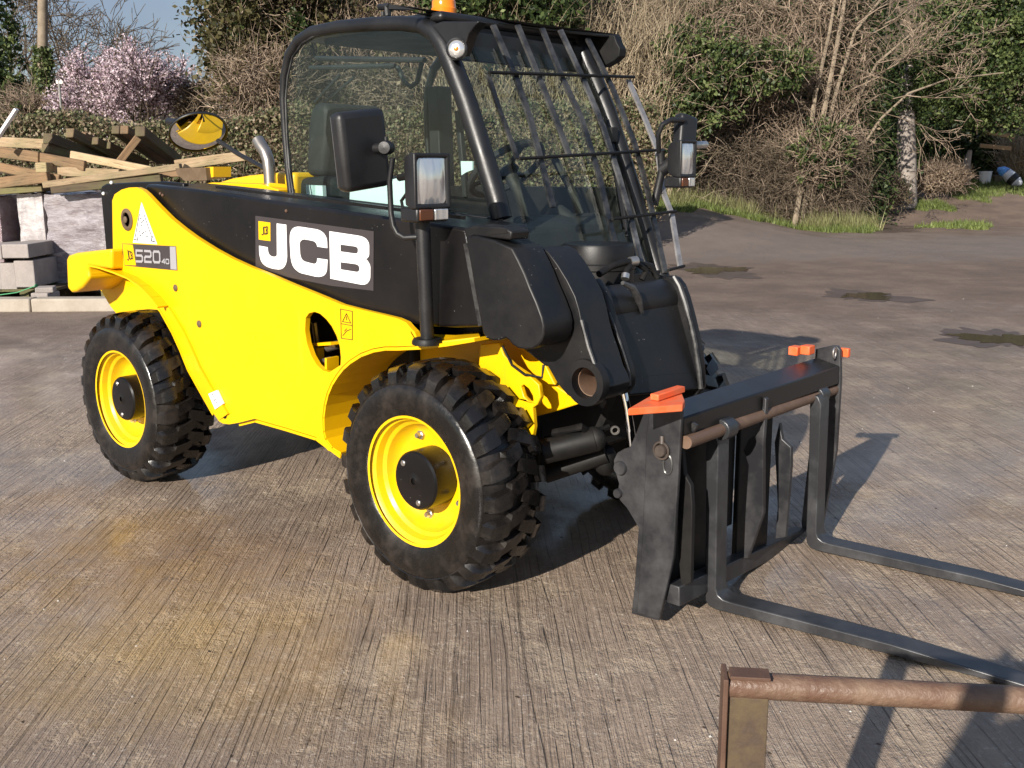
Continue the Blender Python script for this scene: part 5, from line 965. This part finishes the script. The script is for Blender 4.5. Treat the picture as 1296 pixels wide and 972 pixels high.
b = MB(); b.slab([P(a, c, 'y', YC-.03) for a, c in [(546, 31), (560, 27), (606, 27), (601, 33), (593, 43), (589, 56), (583, 70), (574, 72), (563, 52)]], (0, .05, 0)); b.build('corner_gusset', M['frame'], T, bevel=.004)
lc = P(578, 62, 'y', YC-.045); la = np.array((.55, -.83, .05))
b = MB(); b.lathe([(.0, -.03), (.036, -.03), (.040, -.01), (.040, .004), (.034, .010), (.031, .006)], lc, la, 28); mk = b.build('marker_lamp', M['barblack'], T)
MB().lathe([(.032, .004), (.026, .010), (.012, .012), (.0, .012)], lc, la, 20).build('lamp_lens', M['lens'], mk)
MB().lathe([(.009, .012), (.007, .017), (.0, .018)], lc, la, 12).build('amber_dot', M['amber'], mk)
bc = P(562.5, 19, 'y', .10); bc = np.array((bc[0], .10, zr+.012))
pb_ = P(562, 17, 'y', bc[1]); bx_ = np.array((pb_[0], bc[1], zr+.005))
bn = MB().lathe([(.0, 0), (.062, 0), (.066, .006), (.066, .018), (.058, .024), (0, .024)], bx_, (0, 0, 1), 24).build('beacon', M['plastic'], T)
MB().lathe([(.056, .024), (.056, .030), (.053, .034), (.055, .05), (.052, .054), (.054, .075), (.050, .08), (.050, .105), (.04, .115), (0, .117)], bx_, (0, 0, 1), 28).build('amber_lens', M['amber'], bn)
b = MB(); b.tube([P(491, 20, 'y', .0), P(490, 8, 'y', .0)], .014, 8); b.tube([P(480, 9, 'y', .0), P(493, 8, 'y', .0)], .013, 8); b.bar(P(493, 8.5, 'y', .0), P(530, 11, 'y', .0), .012, .020, taper=.4); b.bar(P(493, 12, 'y', .02), P(518, 12, 'y', .02), .008, .008); b.tube([P(485, 20, 'y', .0), P(485, 15, 'y', 0)], .010, 8); b.build('roof_wiper', M['plastic'], T)
# seat, steering wheel, grab rails, far door
b = MB(); sb = P(402, 190, 'y', .20); 
b.slab([P(a, c, 'y', .06) for a, c in [(386, 222), (388, 160), (392, 137), (399, 130), (409, 131), (415, 138), (415, 165), (410, 200), (408, 224)]], (0, .36, 0)); sbk = b.build('seat', M['seat'], T, bevel=.03, seg=3)
b = MB(); b.slab([P(a, c, 'y', .02) for a, c in [(375, 262), (378, 225), (410, 222), (445, 236), (470, 262), (465, 290), (380, 285)]], (0, .46, 0)); b.build('seat_cushion', M['seat'], T, bevel=.03, seg=3)
b = MB(); b.tube([P(398, 130, 'y', .25), P(430, 95, 'y', .25)], .008, 7); b.tube([P(410, 131, 'y', .3), P(448, 98, 'y', .3)], .007, 7); b.tube([P(392, 86, 'y', .3), P(500, 83, 'y', .4)], .012, 8); b.tube([P(503, 84, 'y', .45), P(512, 104, 'y', .45), P(520, 110, 'y', .45), P(528, 104, 'y', .45), P(534, 80, 'y', .45)], .012, 8); b.tube([P(400, 74, 'y', .55), P(538, 76, 'y', .55)], .014, 8); build_each(b, 'grab_rail', M['seat'], T)
stc = P(641, 214, 'y', .18); sax = np.array((-.62, 0, .78)); e1 = np.array((0, 1.0, 0)); e2 = np.cross(sax, e1)
b = MB(); b.tube([stc+.17*(e1*math.cos(t)+e2*math.sin(t)) for t in np.linspace(0, 2*math.pi, 33)], .015, 8, cap=False); b.tube([stc, stc-sax*.38], .03, 10); b.lathe([(0, .01), (.045, .0), (.05, -.02)], stc, sax, 16)
for t in (.3, 2.4, 4.5): b.tube([stc, stc+.165*(e1*math.cos(t)+e2*math.sin(t))], .011, 6)
b.build('steering_wheel', M['dash'], T)
b = MB(); b.bar(P(556, 110, 'y', YF-.02), P(562, 262, 'y', YF-.02), .07, .10, up=(0, 1, 0)); b.bar(P(580, 140, 'y', YF-.03), P(590, 250, 'y', YF-.03), .03, .03, up=(0, 1, 0)); build_each(b, 'far_door_pillar', M['seat'], T, bevel=.006)
b = MB(); b.slab([P(a, c, 'y', -.14) for a, c in [(443, 238), (480, 232), (500, 226), (524, 224), (526, 277), (442, 264)]], (0, .02, 0)); b.slab([P(a, c, 'y', -.12) for a, c in [(387, 234), (408, 235), (409, 252), (388, 250)]], (0, .02, 0)); b.slab([P(a, c, 'y', .56) for a, c in [(583, 204), (598, 204), (598, 215), (590, 218), (584, 222)]], (0, .01, 0)); build_each(b, 'window_reflection_panel', M['teal'], T, smooth=0)  # panels added inside the cab in place of a pale reflection in the glass

# ---- windscreen guard
GP, GN = scr(1.3, 0, .085), (1, 0, -sl_[0])
G = lambda a, c: PN(a, c, GP, GN)
bars = [[(618, 95), (630, 133), (643, 168), (655, 201)], [(624, 32), (652.5, 97), (671, 150), (690, 225), (700, 262)], [(655, 32), (680, 93), (699, 139), (720, 195)], [(686, 36), (710, 95), (736, 150), (759, 225), (770, 275), (783, 325)], [(709, 38), (738, 100), (764, 162), (784, 225), (798, 274), (811, 330)], [(743, 48), (775, 111), (803, 181), (818, 235), (828, 280), (842, 345)], [(795, 101), (815, 147), (832, 190), (840, 245), (850, 270), (861, 338)]]
for i, bl in enumerate(bars):
    pts = [G(*c) for c in bl]; b = MB()
    for p, r_ in zip(pts[:-1], pts[1:]): b.bar(p, r_+(r_-p)*.01, .010 if i in (0, 6) else .010, .027 if i not in (0,) else .018, up=(.1, 1, 0))
    b.build('guard_bar', M['bargrey'] if i == 6 else (M['guardbar'] if i == 4 else M['barblack']), T, smooth=0)
for (a0_, a1_) in [((615, 94), (799, 99.5)), ((653, 203), (836, 191.5)), ((771, 279), (852, 269)), ((842, 343.5), (862, 338))]:
    MB().tube([G(*a0_)+np.array((.016, 0, .006)), G(*a1_)+np.array((.016, 0, .006))], .0065, 8).build('guard_rod', M['under'], T)
b = MB(); b.tube([G(780, 120)-np.array((.05, 0, 0)), G(783, 165)-np.array((.05, 0, 0)), G(797, 230)-np.array((.05, 0, 0)), G(806, 300)-np.array((.05, 0, 0))], .006, 6); b.bar(G(775, 100)-np.array((.06, 0, 0)), G(806, 290)-np.array((.06, 0, 0)), .02, .02); b.obox(G(783, 170)-np.array((.04, 0, 0)), ((1, 0, 0), (0, 1, 0), (0, 0, 1)), (.02, .02, .03)); build_each(b, 'windscreen_wiper', M['plastic'], T)

# ---- work lights and mirrors
def lamp(c, w, h, post_to, knob=False):
    c = np.array(c, float); x = np.array((1.0, -.06, 0)); x /= np.linalg.norm(x); y = np.cross((0, 0, 1.0), x); z = np.array((0, 0, 1.0)); b = MB()
    def ring(dx, ww, hh): return [c+x*dx+y*a*ww/2+z*e*hh/2 for a, e in ((-1, -1), (1, -1), (1, 1), (-1, 1))]
    r = [ring(-.075, w*.62, h*.62), ring(-.05, w*.86, h*.88), ring(-.012, w, h), ring(.012, w, h), ring(.012, w*.84, h*.87), ring(.004, w*.82, h*.85)]
    vs = [p for q_ in r for p in q_]; m = len(r); b.add(vs, [(k*4+j, k*4+(j+1) % 4, (k+1)*4+(j+1) % 4, (k+1)*4+j) for k in range(m-1) for j in range(4)]+[(3, 2, 1, 0), tuple((m-1)*4+j for j in range(4))])
    hl = b.build('headlight', M['plastic'], T, bevel=.006)
    # lens: a gently bulged, fluted pane
    n = 9; vs = []; 
    for i in range(n):
        for j in range(n):
            u, v = i/(n-1)*2-1, j/(n-1)*2-1; vs.append(c+x*(.004+.012*(1-u*u)*(1-v*v)+.0)+y*u*w*.415+z*v*h*.43)
    b = MB(); b.add(vs, [(i*n+j, (i+1)*n+j, (i+1)*n+j+1, i*n+j+1) for i in range(n-1) for j in range(n-1)]); b.build('lens', M['lens'], hl)
    b = MB(); b.obox(c-z*(h*.5+.020)-x*.035, (x, y, z), (.045, w*.44, .024)); b.build('indicator_lamp', M['plastic'], hl, bevel=.008)
    b = MB(); b.obox(c-z*(h*.5+.020)+x*.012-y*w*.2, (x, y, z), (.004, w*.19, .018)); b.build('indicator_lens', M['amberdull'], hl, bevel=.003)
    b = MB(); b.obox(c-z*(h*.5+.020)+x*.012+y*w*.21, (x, y, z), (.004, w*.19, .018)); b.build('sidelight_lens', M['lens'], hl, bevel=.003)
    return hl
M['amberdull'] = paint('dull_amber_lens', (.10, .035, .015), (.07, .025, .012), .2, amt=.3)
cl = P(545, 229, 'y', -.72); lamp(cl, .155, .178, None)
b = MB(); top = P(542, 268, 'y', -.70); bot = P(541, 428, 'y', -.66); b.tube([top+np.array((-.04, 0, .03)), top+np.array((-.03, 0, 0)), bot], [.025, .026, .024], 14); b.build('lamp_post', M['plastic'], T)
b = MB(); b.lathe([(0, .02), (.05, .02), (.055, .01), (.055, 0)], bot-np.array((0, 0, .02)), (0, 0, 1), 16); b.build('post_foot', M['under'], T)
b = MB(); b.tube([P(497, 200, 'y', -.74), P(493, 230, 'y', -.74), P(495, 270, 'y', -.74), P(498, 286, 'y', -.74), P(503, 296, 'y', -.735), P(512, 301, 'y', -.73), P(528, 300, 'y', -.71)], .0095, 10)
b.build('mirror_arm', M['plastic'], T)
b = MB(); b.tube([P(505, 225, 'y', -.72), P(520, 222, 'y', -.72)], .012, 8); b.tube([P(516, 243, 'y', -.72), P(508, 254, 'y', -.72), P(510, 264, 'y', -.72), P(524, 270, 'y', -.71)], .006, 7); build_each(b, 'lamp_bracket', M['under'], T)
mc = P(457, 190, 'y', -.78); up = np.array((.03, -.12, 1)); sd = np.array((.06, 1, .12)); nm = np.cross(sd, up)
mr = MB().obox(mc, (nm, sd, up), (.032, .098, .131)).build('wing_mirror', M['plastic'], T, bevel=.022, seg=3)
MB().obox(mc-nm/np.linalg.norm(nm)*.0325*np.sign(nm[0]), (nm, sd, up), (.0012, .088, .118)).build('mirror_glass', M['chrome'], mr, smooth=0)
bl_ = P(489, 187, 'y', -.74); b = MB(); b.tube([P(470, 188, 'y', -.745), bl_], .017, 14); b.lathe([(0, -.03), (.022, -.028), (.024, -.01), (.0245, 0), (.024, .012), (.020, .026), (0, .028)], bl_, (.5, -.85, 0), 20); b.tube([bl_+np.array((0, 0, .02)), bl_+np.array((0, 0, .036))], .006, 8); b.tube([P(466, 180, 'y', -.75), P(466, 197, 'y', -.75)], .02, 8); b.build('ball_joint', M['plastic'], mr)
# far side
cf = P(869, 201, 'x', .12); lamp(cf, .115, .155, None)
b = MB(); b.tube([P(834, 192, 'x', -.0), P(833, 170, 'x', .02), P(838, 158, 'x', .04), P(848, 152, 'x', .06), P(866, 152, 'x', .08)], .011, 10); b.tube([P(838, 215, 'x', .0), P(852, 205, 'x', .05)], .03, 10); b.tube([P(828, 260, 'x', -.02), P(838, 215, 'x', .0), P(836, 190, 'x', 0.)], .018, 10); b.build('mirror_arm', M['plastic'], T)
m2 = P(867, 168, 'x', .06); MB().obox(m2, ((1, -.25, .1), (.25, 1, -.25), (-.1, .25, 1)), (.03, .05, .075)).build('wing_mirror', M['plastic'], T, bevel=.015, seg=3)
MB().tube([P(876, 184, 'x', .06), P(893, 183, 'x', .06)], .016, 12).build('mirror_knob', M['steel'], T)

# ---- engine cover, exhaust, round mirror
hd_ = [(258, 247), (262, 239), (272, 231.5), (290, 226), (312, 222), (340, 219), (372, 218), (372, 262), (300, 260)]
b = MB(); b.slab([P(a, c, 'y', -.02) for a, c in hd_], (0, .63, 0)); b.build('engine_cover', M['hoodyellow'], T, bevel=.035, seg=3)
MB().box((-2.66, -.24, 1.06), (-1.95, .60, 1.372)).build('added_rear_hood', M['hoodyellow'], T, bevel=.05, seg=3)  # added out of sight behind the boom so the round mirror reflects yellow
b = MB(); b.slab([P(a, c, 'y', -.20) for a, c in [(252, 233.5), (268, 231), (330, 233), (352, 240), (352, 250), (330, 249), (280, 240)]], (0, .10, 0)); b.bar(P(340, 234, 'y', -.18), P(366, 236, 'y', -.10), .04, .02); b.bar(P(342, 246, 'y', -.21), P(354, 247, 'y', -.21), .012, .02); build_each(b, 'cover_edge', M['yellow'], T, bevel=.004)
b = MB(); b.slab([P(a, c, 'y', .30) for a, c in [(222, 213), (260, 212), (262, 228), (234, 229), (224, 221)]], (0, .03, 0)); b.build('rear_bracket', M['pinbrown'], T)
b = MB(); b.slab([P(a, c, 'y', .33) for a, c in [(258, 212), (270, 211), (270, 224), (236, 229), (234, 224), (258, 222)]], (0, .12, 0)); b.bar(P(243, 214, 'y', .32), P(262, 214, 'y', .32), .03, .01); b.build('rear_bracket', M['hoodyellow'], T)
ex = [(344, 252), (342, 232), (341, 215), (339.5, 203), (336, 193), (330, 184), (326, 177)]
MB().tube([P(a, c, 'y', -.10) for a, c in ex], .030, 16).build('exhaust_pipe', M['exhaust'], T)
mcn = P(251, 167.5, 'y', .05); dc = CAM-mcn; tc_ = dc/np.linalg.norm(dc); rr_ = np.cross(-tc_, (0, 0, 1.0)); rr_ /= np.linalg.norm(rr_); uu = np.cross(rr_, -tc_)
dist = np.linalg.norm(dc); R_ = 33.5/FPX*dist; mn_ = .64*tc_+.768*(.16*rr_-.987*uu); mn_ /= np.linalg.norm(mn_)
mo = MB().lathe([(R_*.86, -.03), (R_*.99, -.012), (R_*1.03, .0), (R_*1.02, .006), (R_*.965, .004)], mcn, mn_, 40).build('round_mirror', M['plastic'], T)
MB().lathe([(R_*.97*math.sin(t)/math.sin(.66), R_*.97/math.sin(.66)*(math.cos(t)-math.cos(.66))) for t in np.linspace(.66, 0, 12)], mcn, mn_, 40).build('mirror_glass', M['chrome'], mo, smooth=80)
MB().lathe([(R_*1.0, -.012), (R_*.7, -.05), (0, -.065)], mcn, mn_, 32).build('mirror_shell', M['plastic'], mo)
b = MB(); b.tube([P(276, 178, 'y', .03), P(300, 194, 'y', .0), P(338, 215, 'y', -.06)], .012, 10); b.tube([P(213, 153, 'y', .2), P(232, 157, 'y', .16)], .02, 10); build_each(b, 'mirror_stalk', M['plastic'], T)

# ------------------------------------------------------------------ the photographer, standing behind the camera; only the shadow is in the picture
def person(loc):
    base = np.array((loc[0], loc[1], 0.0)); fw = FH; rt = RH
    J = {}; 
    def j(n, s, d, z, r, par=None): J[n] = (base+rt*s+fw*d+np.array((0, 0, z)), r, par)
    j('pelvis', 0, 0, .90, .135); j('waist', 0, 0, 1.05, .125, 'pelvis'); j('chest', 0, 0, 1.25, .145, 'waist'); j('neck', 0, .01, 1.40, .06, 'chest'); j('head0', 0, .02, 1.48, .075, 'neck'); j('head', 0, .03, 1.56, .088, 'head0'); j('crown', 0, .02, 1.64, .065, 'head')
    for s, k in ((-1, 'l'), (1, 'r')):
        j('hip'+k, s*.10, 0, .84, .095, 'pelvis'); j('knee'+k, s*.12, .03, .47, .06, 'hip'+k); j('ank'+k, s*.13, 0, .09, .042, 'knee'+k); j('toe'+k, s*.14, .17, .035, .035, 'ank'+k)
        j('sh'+k, s*.19, 0, 1.34, .06, 'chest'); j('el'+k, s*.27, .10, 1.12, .045, 'sh'+k); j('wr'+k, s*.09, .22, 1.36, .03, 'el'+k); j('palm'+k, s*.065, .25, 1.43, .032, 'wr'+k)
        for i in range(4): j('f%d%s' % (i, k), s*(.05-.006*i), .262, 1.475-.018*i, .0095, 'palm'+k)
        j('th'+k, s*.055, .225, 1.465, .0105, 'palm'+k)
    names = list(J); me = bpy.data.meshes.new('person'); me.from_pydata([tuple(J[n][0]-base) for n in names], [(names.index(J[n][2]), names.index(n)) for n in names if J[n][2]], [])
    o = link(me, 'person', M['cloth'], None, base); o.modifiers.new('skin', 'SKIN'); sv = me.skin_vertices[0].data
    for i, n in enumerate(names): sv[i].radius = (J[n][1], J[n][1]); sv[i].use_root = (i == 0)
    m = o.modifiers.new('sub', 'SUBSURF'); m.levels = 1; m.render_levels = 2
    props(o, 'person in dark clothes taking the photograph, whose shadow falls on the forks', 'person')
M['cloth'] = paint('dark_jacket', (.03, .035, .05), (.05, .05, .06), .9, amt=.5)
person(CAM-FH*.30)
